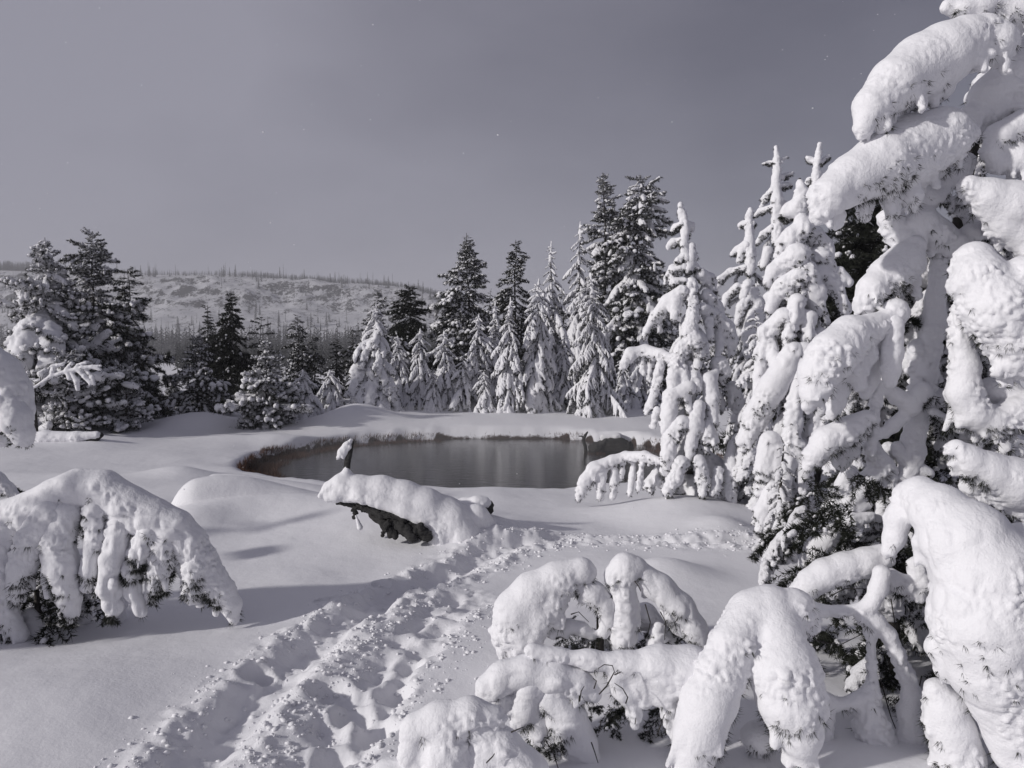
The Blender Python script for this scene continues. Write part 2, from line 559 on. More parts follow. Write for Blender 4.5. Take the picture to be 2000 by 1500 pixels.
# ------------------------------------------------------------------ pool water
def water_mat():
    m, n, l, b = new_mat('pool_water')
    b.inputs['Base Color'].default_value = (0.014, 0.014, 0.015, 1)
    b.inputs['Roughness'].default_value = 0.13
    b.inputs['IOR'].default_value = 1.333
    tc = n.new('ShaderNodeTexCoord')
    mp = n.new('ShaderNodeMapping'); mp.inputs['Scale'].default_value = (0.7, 1.6, 1)
    l.new(tc.outputs['Object'], mp.inputs['Vector'])
    t = noise_node(n, l, 4.5, 4, 0.6, mp.outputs[0])
    l.new(bump(n, l, t.outputs[0], 0.35, 0.025), b.inputs['Normal'])
    return m
th = np.linspace(0, 2 * math.pi, 97)[:-1]
wv = [(POOL_C[0], POOL_C[1], 0)]
for t in th:
    c, s = math.cos(t), math.sin(t)
    k = 1.12 / (abs(c) ** 2.3 + abs(s) ** 2.3) ** (1 / 2.3)
    wv.append((POOL_C[0] + c * k * POOL_R[0], POOL_C[1] + s * k * POOL_R[1], 0.0))
wf = [(0, i + 1, (i + 1) % 96 + 1) for i in range(96)]
link('pool_water', mesh_np('pool_water', np.array(wv), np.array(wf), [water_mat()], smooth=False), kind='structure')

# ------------------------------------------------------------------ snow-laden bough library (unit length, along +x)
def capchain(pts, rads):
    return [(pts[i], rads[i], pts[i + 1], rads[i + 1]) for i in range(len(pts) - 1)]

def arc(p0, d0, droop, L, n, wob=0.08, rng=RNG):
    """a path that bends down as it goes"""
    p = np.array(p0, float); d = np.array(d0, float); d /= np.linalg.norm(d)
    out = [p.copy()]
    for i in range(n):
        d = d + np.array([0, 0, -droop / n]) + rng.normal(0, wob, 3)
        d /= np.linalg.norm(d)
        p = p + d * L / n
        out.append(p.copy())
    return out

def hang(caps, prob, rmin, rng=RNG, zl=(0.6, 1.2), rr=(0.16, 0.34)):
    """short clumps hanging under the snow"""
    ex = []
    for a, ra, b, rb in caps:
        a, b = np.asarray(a, float), np.asarray(b, float)
        L = np.linalg.norm(b - a); r = 0.5 * (ra + rb)
        k = rng.poisson(prob * max(L / max(r, 1e-3), 0.6))
        for _ in range(k):
            t = rng.rand(); q = a + (b - a) * t; R0 = ra + (rb - ra) * t
            off = rng.normal(0, 0.45, 3) * R0; off[2] = -abs(off[2]) * 0.5
            rs = min(max(rmin, R0 * rng.uniform(*rr)), 0.034)
            e = q + off + np.array([0, 0, -R0 * rng.uniform(*zl)])
            ex.append((q + off * 0.6, rs * 1.2, e, rs * 0.75))
    return ex

def make_bough(kind, seed):
    """one snow-laden bough, unit length; kinds: heavy, slim, spray"""
    rng = np.random.RandomState(seed)
    P_ = dict(heavy=dict(r0=0.085, r1=0.06, nf=4, fr=0.052, fl=0.36, up=0.25, dr=2.0, vs=0.021, k=0.05),
              slim=dict(r0=0.05, r1=0.038, nf=6, fr=0.034, fl=0.30, up=0.15, dr=1.7, vs=0.02, k=0.03),
              spray=dict(r0=0.028, r1=0.020, nf=9, fr=0.018, fl=0.26, up=0.1, dr=1.3, vs=0.014, k=0.014))[kind]
    ax = arc((0, 0, 0), (1, 0, P_['up']), P_['dr'] * rng.uniform(0.75, 1.15), 1.0, 7, 0.07, rng)
    ra = np.linspace(P_['r0'], P_['r1'], 8) * rng.uniform(0.85, 1.15, 8); ra[-1] *= 0.6
    caps = capchain(ax, ra)
    for i in range(P_['nf']):
        for sgn in (-1, 1):
            t = 0.18 + 0.72 * (i + rng.rand() * 0.8) / P_['nf']
            j = min(int(t * 7), 6); f = t * 7 - j
            p = ax[j] * (1 - f) + ax[j + 1] * f
            dax = ax[j + 1] - ax[j]; dax /= np.linalg.norm(dax)
            d = np.array([dax[0] * 0.8 + 0.1, sgn * rng.uniform(0.5, 0.9), dax[2] * 0.5])
            L = P_['fl'] * (1.15 - 0.6 * t) * rng.uniform(0.7, 1.25)
            fp = arc(p, d, 1.9, L, 4, 0.1, rng)
            fr = P_['fr'] * rng.uniform(0.75, 1.25) * np.array([1.0, 1.05, 1.0, 0.9, 0.5])
            caps += capchain(fp, fr)
    caps += hang(caps, 0.28 if kind != 'spray' else 0.1, 0.012, rng)
    a1 = dict(heavy=0.022, slim=0.016, spray=0.008)[kind]
    V, Q, N = snow_shape(caps, P_['vs'], P_['k'], a1, 0.08, a1 * 0.5, 0.04, 0.2, seed * 3.7)
    g = Geo()
    g.add(V, Q, 0)
    nt = dict(heavy=330, slim=330, spray=240)[kind]
    bv, bf = tufts(V, N, nt, 7, 0.055, 0.006, -0.1, 0.14, -0.15, seed * 1.3, rng)
    g.add(bv, bf, 1)
    return g.mesh('bough_' + kind, [M_FAR_SNOW if kind != 'heavy' else M_BOUGH_SNOW, M_NEEDLE_F])

def make_dark_bough(seed, snow=0.5, tuft=False, mat=None):
    """needle bough with snow lying in patches on its upper side, unit length"""
    rng = np.random.RandomState(seed)
    ax = arc((0, 0, 0), (1, 0, 0.05 if not tuft else -0.05), 0.55 if not tuft else -0.2, 1.0, 7, 0.09, rng)
    g = Geo(); caps = []
    tw = [ax]
    nf = 7 if not tuft else 6
    for i in range(nf):
        for sgn in (-1, 1):
            t = 0.12 + 0.8 * (i + rng.rand() * 0.8) / nf
            j = min(int(t * 7), 6); f = t * 7 - j
            p = ax[j] * (1 - f) + ax[j + 1] * f
            d = np.array([0.75, sgn * rng.uniform(0.6, 0.95), rng.uniform(-0.2, 0.25)])
            L = 0.42 * (1.15 - 0.75 * t) * rng.uniform(0.7, 1.2)
            tw.append(arc(p, d, 0.6 if not tuft else -0.3, L, 4, 0.12, rng))
    Bs, Ds = [], []
    for k, pl in enumerate(tw):
        pl = np.array(pl)
        n = 220 if k == 0 else 85
        t = rng.rand(n) ** (0.8 if not tuft else 0.45) * (len(pl) - 1) * 0.999
        j = t.astype(int); f = (t - j)[:, None]
        b = pl[j] * (1 - f) + pl[j + 1] * f
        d = (pl[j + 1] - pl[j]); d /= np.linalg.norm(d, axis=1)[:, None]
        o = rng.normal(0, 1, (n, 3)); o -= (o * d).sum(1)[:, None] * d
        o /= np.linalg.norm(o, axis=1)[:, None]
        Bs.append(b); Ds.append(d * 0.55 + o)
        # snow lying on the twig
        for s in range(1, len(pl)):
            if rng.rand() < snow * (0.75 if k else 0.9):
                u = np.array([0, 0, 0.022])
                rr = rng.uniform(0.024, 0.052) * (1.28 if tuft else 1.0)
                caps.append((pl[s - 1] * 0.35 + pl[s] * 0.65 + u, rr * 0.9, pl[s] + u * 0.8, rr * 0.8))
    b, d = np.concatenate(Bs), np.concatenate(Ds)
    bv, bf = blades(b, d, 0.085 if not tuft else 0.10, 0.0065, 0.25, rng)
    g.add(bv, bf, 1)
    if caps:
        V, Q, N = snow_shape(caps, 0.021, 0.03, 0.012, 0.06, 0.006, 0.03, 0.4, seed * 2.1)
        g.add(V, Q, 0)
    return g.mesh('bough_needles', [M_FAR_SNOW, mat or M_NEEDLE])

LIB = dict(
    heavy=[make_bough('heavy', 100 + i) for i in range(6)],
    slim=[make_bough('slim', 200 + i) for i in range(6)],
    spray=[make_bough('spray', 300 + i) for i in range(5)],
    dark=[make_dark_bough(400 + i, 0.30, False, M_NEEDLE_D) for i in range(4)],
    bare=[make_dark_bough(450 + i, 0.07, False, M_NEEDLE_D) for i in range(4)],
    snowy=[make_dark_bough(500 + i, 0.6) for i in range(4)],
    puff=[make_dark_bough(600 + i, 0.9, True, M_NEEDLE_D) for i in range(5)],
)

def tube_mesh(name, pts, rad, mat, sides=7, rough=0.05, rng=RNG):
    V, F = tube2(pts, rad, sides, rough, rng)
    return mesh_np(name, V, F, [mat])

def tube2(pts, rad, sides=7, rough=0.0, rng=RNG):
    pts = np.asarray(pts, float); n = len(pts)
    rad = np.broadcast_to(np.asarray(rad, float), (n,))
    T = np.gradient(pts, axis=0)
    T /= np.maximum(np.linalg.norm(T, axis=1), 1e-9)[:, None]
    ref = np.array([0.31, 0.94, 0.13]) if abs(T[:, 2]).mean() > 0.6 else np.array([0.1, 0.2, 0.97])
    A = np.cross(T, ref); A /= np.maximum(np.linalg.norm(A, axis=1), 1e-9)[:, None]
    B = np.cross(T, A)
    th = np.arange(sides) / sides * 2 * math.pi
    rr = rad[:, None] * (1 + rough * rng.normal(0, 1, (n, sides)))
    V = pts[:, None] + rr[..., None] * (np.cos(th)[None, :, None] * A[:, None] + np.sin(th)[None, :, None] * B[:, None])
    V = np.concatenate([V.reshape(-1, 3), pts[:1], pts[-1:]])
    i, s = np.meshgrid(np.arange(n - 1), np.arange(sides), indexing='ij')
    i, s = i.ravel(), s.ravel(); t = (s + 1) % sides
    Fq = np.stack([i * sides + s, i * sides + t, (i + 1) * sides + t, (i + 1) * sides + s], 1)
    s = np.arange(sides); t = (s + 1) % sides
    Ft = np.concatenate([np.stack([np.full(sides, n * sides), t, s], 1),
                         np.stack([np.full(sides, n * sides + 1), (n - 1) * sides + s, (n - 1) * sides + t], 1)])
    return V, [Fq, Ft]

def fir(name, label, px, top_py, d, hw, lib, nb, group=None, droop=0.0, seed=0, lean=0.0, t0=0.05, shape=0.85,
        leader=True, cat='tree', thick=1.0, trunk_r=None, base=None, rad_min=0.12, bare_top=0.0, spread=1.2):
    """a conifer placed where it stands: trunk > boughs from the library, shared meshes"""
    rng = np.random.RandomState(1000 + seed)
    b = P(px, 700, d) if base is None else np.array(base, float)
    x, y = b[0], b[1]
    z = gh(x, y)
    H = P(px, top_py, d)[2] - z
    Rm = hw * d / FPX
    t = thing(name, (x, y, z), label, cat, group)
    lean += rng.normal(0, 0.018)
    r0 = trunk_r or max(0.035, H * 0.013)
    n = 9
    pts = [(lean * H * (i / n) ** 1.4 + rng.normal(0, 0.004 * H), rng.normal(0, 0.004 * H), H * i / n * 0.985 - 0.25 * (i == 0)) for i in range(n + 1)]
    link('trunk', tube_mesh('trunk', pts, [r0 * (1 - 0.9 * i / n) for i in range(n + 1)], M_BARK, 8, 0.06, rng), t)
    P0 = np.array(pts)
    if leader:
        hl = min(0.09 * H, 0.42)
        top = P0[-1]
        caps = []
        zz = np.linspace(top[2] - hl * 1.5, top[2] + hl * 0.15, 7)
        rr = np.linspace(0.06, 0.018, 7) * thick * rng.uniform(0.8, 1.25, 7) * (H / 4.5) ** 0.4
        ps = [np.array([np.interp(q, P0[:, 2], P0[:, 0]), np.interp(q, P0[:, 2], P0[:, 1]), q]) for q in zz]
        caps += capchain(ps, rr)
        for q in (2, 4):
            for _ in range(3):
                a = rng.rand() * 6.28
                L = hl * (0.30 if q == 4 else 0.45) * rng.uniform(0.7, 1.3)
                dv = np.array([math.cos(a), math.sin(a), rng.uniform(0.05, 0.5)])
                caps.append((ps[q], rr[q] * 0.8, ps[q] + dv * L, rr[q] * 0.6))
        V, Q, N = snow_shape(caps, 0.014 * max(1, d / 14), 0.02, 0.01, 0.05, 0.006, 0.03, 0.6, seed * 1.9)
        link('snowy_leader', mesh_np('leader', V, Q, [M_FAR_SNOW]), t)
    ang = rng.rand() * 6.28
    nt_ = 0 if lib[0].name.startswith(('bough_slim', 'bough_heavy', 'bough_spray')) else int(nb * 0.22)
    for i in range(nb + nt_):
        u = (i + rng.rand()) / nb if i < nb else 0.72 + 0.28 * rng.rand()
        u = t0 + (0.965 - bare_top - t0) * (1 - (1 - u) ** 1.0)
        L = Rm * max((1 - u) ** shape, 0.0) * rng.uniform(0.75, 1.18) + rad_min * 0.55 * rng.uniform(0.6, 1.2)
        ang += 2.399963 + rng.normal(0, 0.25)
        L *= 0.88 + (0.8 if nt_ else 0.42) * float(vnoise(np.array([[1.5 * math.cos(ang) + seed * 7.1, 1.5 * math.sin(ang), u * 6.0]]))[0])
        zb = H * u + L * 0.10
        o = link('bough', lib[rng.randint(len(lib))], t)
        o.location = (np.interp(zb, P0[:, 2], P0[:, 0]), np.interp(zb, P0[:, 2], P0[:, 1]), zb)
        pit = droop * (0.35 + 0.65 * (1 - u)) + rng.normal(0, 0.19 if nt_ else 0.09) - 1.7 * max(0, u - 0.62)
        o.rotation_euler = (rng.normal(0, 0.18), pit, ang)
        s = L * spread
        o.scale = (s, s * rng.uniform(0.85, 1.2), s * rng.uniform(0.85, 1.15) * thick)
    return t

# ------------------------------------------------------------------ traced snow bodies (near trees)
def traced(parent, chains, d, name='bough', vs=0.012, k=0.03, a1=0.016, w1=0.085, a2=0.007, w2=0.036, hangp=0.35,
           needles=120, nl=0.05, nw=0.0022, limb=True, depthf=None, seed=0, nmat=None, top=0.22, mat=None, zr=(0.6, 1.2), rs=1.0):
    """chains of (px, py, radius px[, depth offset]); a bough with needles and limb below it"""
    rng = np.random.RandomState(3000 + seed)
    loc = np.array(parent.location)
    caps, lines = [], []
    for ch in chains:
        pts, rad = [], []
        for q in ch:
            dd = d + (q[3] if len(q) > 3 else 0.0)
            if depthf is not None: dd += depthf(q[0], q[1])
            pts.append(P(q[0], q[1], dd) - loc); rad.append(q[2] * rs * dd / FPX)
        if len(pts) == 1:
            pts.append(pts[0] + np.array([0.002, 0, -0.004])); rad.append(rad[0])
        caps += capchain(pts, rad); lines.append((pts, rad))
    caps += hang(caps, hangp, vs * 0.9, rng, zr)
    V, Q, N = snow_shape(caps, vs, k, a1, w1, a2, w2, top, seed * 2.7)
    o = link(name, mesh_np(name, V, Q, [mat or M_BOUGH_SNOW]), parent)
    if needles:
        bv, bf = tufts(V, N, needles, 9, nl, nw, -0.2, 0.16, -0.1, seed * 1.7, rng, 0.5)
        if len(bf): link('needles', mesh_np('needles', bv, bf, [nmat or M_NEEDLE], smooth=False), o)
    if limb:
        pts, rad = max(lines, key=lambda l: len(l[0]))
        if len(pts) > 2:
            lp = np.array(pts); lp[:, 2] -= np.array(rad) * 0.55
            V2, F2 = tube2(lp, np.linspace(0.014, 0.005, len(lp)) * (d / 4.5) ** 0.5, 6, 0.1, rng)
            link('limb', mesh_np('limb', V2, F2, [M_BARK]), o)
    return o

# ---- the big laden fir filling the right edge
gx0 = P(1770, 1300, 4.95)
HERO = thing('snowy_fir', (gx0[0], gx0[1], gh(gx0[0], gx0[1])), 'tall fir buried in thick snow that fills the right edge', 'tree')
HB = [
 # name, depth, chains
 ('tip', 4.5, [[(1850, 12, 14), (1880, 18, 24), (1915, 12, 30), (1950, 8, 28), (1985, 20, 34), (2030, 25, 40)], [(1940, 15, 20), (1960, -30, 24), (1990, -70, 28)]]),
 ('top', 4.45, [[(1687, 248, 20, -.15), (1703, 208, 36, -.12), (1748, 165, 50, -.08), (1800, 130, 60), (1845, 105, 58), (1885, 82, 48), (1920, 66, 36), (1948, 84, 38), (1957, 108, 20)],
               [(1770, 190, 28, .05), (1830, 165, 34, .08)]]),
 ('back_slope', 4.75, [[(1930, 190, 40), (1975, 150, 50), (2030, 110, 60)], [(1985, 210, 40), (2030, 240, 40)], [(1900, 230, 30), (1940, 220, 30)]]),
 ('second', 4.5, [[(1606, 416, 22, -.2), (1620, 384, 38, -.2), (1665, 350, 48, -.15), (1722, 322, 60, -.1), (1782, 290, 66), (1840, 268, 56), (1884, 264, 28)],
                 [(1760, 350, 34, .06), (1820, 320, 34, .1)], [(1637, 425, 17, -.1), (1640, 437, 10, -.1)], [(1690, 402, 18), (1688, 424, 12)], [(1740, 390, 20), (1745, 412, 13)], [(1780, 380, 22)]]),
 ('crook', 4.75, [[(1885, 318, 22), (1850, 345, 28), (1815, 385, 26), (1790, 410, 18)], [(1735, 430, 24), (1760, 465, 26), (1800, 430, 30), (1835, 460, 32), (1870, 475, 22), (1895, 455, 18), (1930, 443, 16), (1960, 436, 18)], [(1750, 420, 15), (1745, 445, 14)], [(1880, 410, 22, .15), (1890, 430, 16, .15)]]),
 ('feathered', 4.6, [[(2000, 245, 34), (1952, 268, 30), (1936, 298, 20), (1950, 322, 20), (1985, 312, 34), (2030, 320, 40)]]),
 ('shelf', 4.45, [[(1893, 366, 26), (1930, 385, 40), (1975, 402, 52), (2030, 425, 60)], [(1930, 410, 26), (1960, 440, 30), (2010, 470, 40)]]),
 ('right_pillow', 4.15, [[(1905, 512, 44, .1), (1915, 548, 60, .05), (1950, 602, 74), (1978, 655, 62), (1985, 705, 42)], [(1960, 700, 26), (1950, 725, 15)], [(2010, 560, 70), (2040, 640, 80)]]),
 ('fringe', 4.4, [[(1880, 610, 26), (1876, 665, 22), (1884, 715, 30), (1882, 765, 36), (1900, 806, 36), (1940, 826, 34), (1985, 808, 34), (2030, 790, 40)], [(1935, 760, 26, .1), (1970, 770, 30, .1)]]),
 ('short_bough', 4.7, [[(1785, 482, 24), (1765, 514, 42), (1735, 540, 42, -.05), (1705, 566, 34, -.1), (1688, 594, 22, -.1), (1682, 604, 14, -.1)], [(1704, 590, 18, -.08), (1704, 612, 11, -.08)], [(1765, 540, 24, .05), (1770, 558, 14, .05)]]),
 ('knob', 4.55, [[(1748, 611, 31), (1738, 628, 28), (1700, 642, 30, -.05), (1660, 656, 42, -.1), (1625, 690, 48, -.15), (1600, 730, 42, -.15), (1586, 768, 28, -.15), (1580, 790, 14, -.15)], [(1690, 690, 30), (1668, 722, 20), (1680, 752, 15)], [(1650, 740, 24, .05), (1635, 775, 20, .05), (1626, 806, 15, .05)], [(1715, 680, 20, .1), (1700, 740, 18, .1), (1690, 770, 12, .1)]]),
 ('hanging', 4.5, [[(1746, 635, 22), (1745, 660, 19), (1742, 690, 22), (1740, 722, 19), (1738, 745, 14)]]),
 ('fork', 4.7, [[(1716, 752, 9), (1709, 790, 12), (1706, 840, 12), (1702, 885, 10)], [(1716, 750, 9), (1745, 770, 16), (1778, 790, 22), (1802, 765, 22)], [(1821, 803, 9), (1850, 822, 10), (1875, 838, 12)], [(1720, 850, 10), (1745, 830, 14), (1762, 815, 14)]]),
 ('low_left', 4.65, [[(1692, 818, 20), (1655, 840, 28), (1615, 862, 31), (1590, 892, 24), (1580, 908, 14)], [(1660, 880, 20, .1), (1640, 900, 16, .1)]]),
 ('ragged', 4.8, [[(1700, 870, 18), (1722, 912, 24), (1692, 945, 24), (1655, 985, 16), (1620, 1005, 12)], [(1660, 925, 20, .1), (1632, 968, 18, .1), (1612, 1000, 14, .1)], [(1735, 935, 14), (1725, 985, 14), (1718, 1008, 10)], [(1752, 874, 13), (1772, 898, 13), (1812, 924, 13)], [(1745, 920, 11), (1739, 960, 13), (1735, 1000, 13)], [(1650, 1005, 12), (1690, 985, 14)]]),
 ('right_shelf', 4.1, [[(1868, 880, 23), (1890, 900, 33), (1930, 922, 42), (1980, 942, 52), (2040, 955, 58)], [(1900, 950, 20, .06), (1950, 975, 24, .06), (2000, 995, 24, .06)]]),
 ('giant', 3.72, [[(1775, 968, 30, .25), (1795, 968, 38, .2), (1832, 1000, 56, .1), (1890, 1062, 84), (1932, 1130, 104, -.05), (1932, 1210, 108, -.08), (1942, 1290, 92, -.08), (1976, 1370, 74, -.05), (1998, 1460, 60, -.05)], [(2010, 1110, 90)], [(1772, 975, 28, .25), (1754, 1012, 26, .25), (1746, 1050, 22, .25), (1736, 1075, 16, .25)], [(1800, 1060, 20, .1), (1806, 1090, 14, .1)], [(1832, 1262, 24), (1852, 1302, 24), (1885, 1312, 24)]]),
 ('inner_lumps', 4.2, [[(1790, 1105, 20), (1800, 1138, 20), (1795, 1165, 16)], [(1820, 1120, 20)], [(1740, 1125, 17), (1764, 1142, 20), (1785, 1152, 16)]]),
 ('arch', 4.75, [[(1702, 1008, 10), (1660, 1018, 18), (1620, 1040, 24), (1595, 1070, 24), (1580, 1100, 20), (1570, 1130, 16)]]),
 ('lower_arch', 4.3, [[(1722, 1088, 28), (1690, 1098, 31), (1648, 1108, 32), (1612, 1122, 34), (1585, 1138, 30), (1560, 1160, 24)]]),
 ('net', 4.12, [[(1568, 1188, 26), (1598, 1194, 15), (1640, 1194, 12), (1680, 1190, 13), (1702, 1178, 17), (1716, 1150, 20), (1722, 1120, 20)],
               [(1680, 1200, 16), (1710, 1215, 20), (1735, 1240, 17), (1755, 1280, 15), (1770, 1320, 17), (1782, 1356, 20), (1776, 1392, 25), (1782, 1440, 32), (1800, 1490, 44)],
               [(1690, 1212, 12), (1700, 1240, 11), (1703, 1290, 9), (1705, 1340, 15), (1696, 1372, 24), (1702, 1420, 36), (1722, 1490, 52)],
               [(1608, 1366, 19), (1640, 1376, 13), (1670, 1369, 15), (1696, 1355, 19)], [(1615, 1390, 18), (1611, 1430, 17), (1612, 1490, 22)]]),
 ('lump', 3.82, [[(1830, 1350, 28), (1846, 1382, 44), (1856, 1422, 48), (1872, 1480, 54)], [(1880, 1350, 20, .1)]]),
 ('dome', 3.85, [[(1502, 1196, 50, .1), (1522, 1250, 46), (1532, 1310, 64, -.05), (1546, 1370, 62, -.08), (1562, 1432, 42, -.1), (1570, 1480, 20, -.1)], [(1472, 1202, 48, .1), (1432, 1262, 42), (1410, 1312, 45, -.03), (1386, 1370, 50, -.06), (1366, 1432, 46, -.08), (1350, 1495, 38, -.08)], [(1548, 1192, 40, .1), (1572, 1216, 28, .12)], [(1462, 1260, 34, .05), (1470, 1300, 24, .1)], [(1480, 1440, 30, .1)]]),
]
for i, (nm, d, ch) in enumerate(HB):
    traced(HERO, ch, d, seed=i + 1, vs=0.0105, k=0.022, rs=1.08 if nm == 'dome' else 1.0 if nm in ('giant', 'second', 'top') else 0.92, needles=260 if nm in ('fringe', 'lump', 'right_shelf', 'ragged', 'dome', 'second') else 90, hangp=0.12 if nm in ('net', 'fork', 'arch', 'hanging', 'lower_arch') else 0.5 if nm == 'giant' else 1.6 if nm == 'dome' else 1.9,
           a1=0.005 if nm in ('net', 'fork', 'arch', 'lower_arch', 'dome') else 0.008, w1=0.11, a2=0.0075, w2=0.029, top=0.06, zr=(0.8, 1.3))
# trunk, plastered with frost
tp = [(1950, -60), (1900, 300), (1870, 440), (1836, 510), (1826, 580), (1815, 650), (1800, 720), (1788, 790), (1780, 880), (1765, 960), (1745, 1040), (1735, 1140), (1745, 1250), (1765, 1390)]
tps = [P(a, b, 4.9) - np.array(HERO.location) for a, b in tp]
tps.append(np.array([tps[-1][0], tps[-1][1], -0.3]))
V, F = tube2(tps, np.linspace(0.03, 0.05, len(tps)), 10, 0.06)
TR = link('trunk', mesh_np('trunk', V, F, [M_BARK]), HERO)
traced(HERO, [[(1834, 510, 16), (1828, 580, 17), (1820, 650, 20), (1808, 720, 24), (1796, 780, 24), (1788, 830, 22), (1782, 890, 22), (1765, 940, 17)],
              [(1830, 600, 10), (1845, 640, 11), (1862, 680, 11)], [(1790, 680, 16), (1795, 720, 20)], [(1738, 1120, 18), (1735, 1170, 26), (1745, 1185, 20)], [(1775, 1148, 9), (1790, 1172, 9), (1806, 1190, 7)]],
       4.82, name='frosted_trunk', seed=77, hangp=1.0, needles=0, limb=False, a1=0.014, a2=0.009, top=1.0)
# boughs on the far side and inside, from the library
rng = np.random.RandomState(8)
for i in range(12):
    u = rng.uniform(0.03, 0.98) if i < 26 else rng.uniform(0.0, 0.4)
    zb = 0.25 + u * 4.3
    o = link('bough', LIB['heavy'][i % 6] if i < 26 else LIB['bare' if i % 2 else 'dark'][i % 4], HERO)
    xx = np.interp(zb, [p[2] for p in tps[::-1]], [p[0] for p in tps[::-1]])
    yy = np.interp(zb, [p[2] for p in tps[::-1]], [p[1] for p in tps[::-1]])
    o.location = (xx, yy, zb)
    o.rotation_euler = (rng.normal(0, .15), 0.15 + rng.normal(0, .1), rng.uniform(-0.25, math.pi * (0.62 if i < 26 else 1.1)) if i % 3 else rng.uniform(-0.4, 0.9))
    L = 0.45 + 0.75 * (1 - u)
    o.scale = (L, L, L)
inner = 0
while inner < 130:
    q = P(rng.uniform(1560, 1900), rng.uniform(900, 1360), rng.uniform(4.35, 5.5)) if inner < 90 else P(rng.uniform(1700, 1960), rng.uniform(430, 880), rng.uniform(4.85, 5.3))
    if q[2] < gh(q[0], q[1]) + 0.06: continue
    o = link('bough', LIB['bare' if inner % 3 else 'dark'][inner % 4] if inner % 5 else LIB['slim'][inner % 6], HERO)
    o.location = q - np.array(HERO.location)
    o.rotation_euler = (rng.normal(0, .3), rng.uniform(0.0, 0.8), rng.uniform(-0.5, 3.6))
    s = rng.uniform(0.28, 0.5); o.scale = (s, s, s)
    inner += 1
fill = 0
while fill < 34:
    fx, fy = rng.uniform(1660, 2010), rng.uniform(220, 900)
    if fx < 1785 and 390 < fy < 610: continue
    o = link('bough', LIB['heavy'][fill % 6], HERO)
    o.location = P(fx, fy, rng.uniform(4.95, 5.5)) - np.array(HERO.location)
    o.rotation_euler = (rng.normal(0, .2), rng.uniform(0.1, 0.5), rng.uniform(-0.4, 3.5))
    s = rng.uniform(0.3, 0.55); o.scale = (s, s, s)
    fill += 1
# loose dark twigs under the dome and inside the tree
def twig(parent, pts, d, r=0.004, name='twig'):
    loc = np.array(parent.location)
    pp = [P(p[0], p[1], d + (p[2] if len(p) > 2 else 0)) - loc for p in pts]
    V, F = tube2(pp, np.linspace(r, r * 0.5, len(pp)), 5, 0.15)
    return link(name, mesh_np(name, V, F, [M_BARK]), parent)
for pts in [[(1690, 1225), (1705, 1300), (1716, 1370), (1718, 1440)], [(1740, 1170), (1748, 1220), (1752, 1260)], [(1620, 1165), (1650, 1150), (1690, 1150)], [(1590, 1250), (1640, 1260), (1680, 1240)],
            [(1800, 1320), (1790, 1370), (1800, 1400)], [(1720, 1330), (1740, 1400), (1760, 1450)], [(1880, 1325), (1900, 1350), (1915, 1380)]]:
    twig(HERO, pts, 4.25)

# ---- low snow-bent bushes at the lower right
def bush(px, py, d, label, boughs, seed, group='snow-bent bushes beside the big fir', **kw):
    g = P(px, py, d)
    t = thing('snowy_bush', (g[0], g[1], gh(g[0], g[1])), label, 'bush', group)
    for i, ch in enumerate(boughs):
        traced(t, ch, d, seed=seed + i, **kw)
    V, F = tube2([(0, 0, -0.2), (0.01, 0.02, 0.15), (0.0, 0.03, 0.32)], [0.03, 0.025, 0.015], 8, 0.1)
    link('stem', mesh_np('stem', V, F, [M_BARK]), t)
    return t
BK = dict(vs=0.010, k=0.045, a1=0.007, w1=0.10, a2=0.006, w2=0.032, zr=(0.8, 1.3), hangp=0.6, needles=80, top=0.05)
F1 = bush(1170, 1270, 4.95, 'domed snowy bush with dark hollows, standing beside the trampled trail', [
    [[(1135, 1118, 30), (1090, 1135, 37), (1042, 1160, 42), (1010, 1195, 44), (992, 1235, 30), (988, 1272, 18)], [(1055, 1205, 32, -.05), (1035, 1250, 24, -.05), (1030, 1275, 12, -.05)], [(1085, 1180, 24, -.05), (1090, 1215, 14, -.05)], [(1015, 1240, 26, -.05), (1010, 1270, 16, -.05)]],
    [[(1130, 1140, 22), (1160, 1160, 22), (1182, 1182, 18), (1190, 1210, 14), (1180, 1235, 12)], [(1080, 1235, 14), (1110, 1222, 12), (1135, 1228, 12), (1155, 1240, 10)]],
    [[(1200, 1125, 22), (1222, 1112, 30), (1242, 1112, 24)], [(1216, 1140, 24), (1220, 1180, 24), (1222, 1215, 26), (1216, 1245, 24), (1212, 1272, 16)]],
    [[(1248, 1118, 24), (1290, 1150, 27), (1328, 1188, 28), (1354, 1228, 25), (1370, 1265, 18)], [(1300, 1180, 14), (1320, 1225, 12)]],
    [[(1285, 1225, 10), (1283, 1250, 16), (1282, 1272, 15)]],
    [[(1150, 1260, 20, .15), (1200, 1240, 20, .15), (1260, 1200, 20, .15), (1310, 1250, 18, .15)]]], 120, **BK)
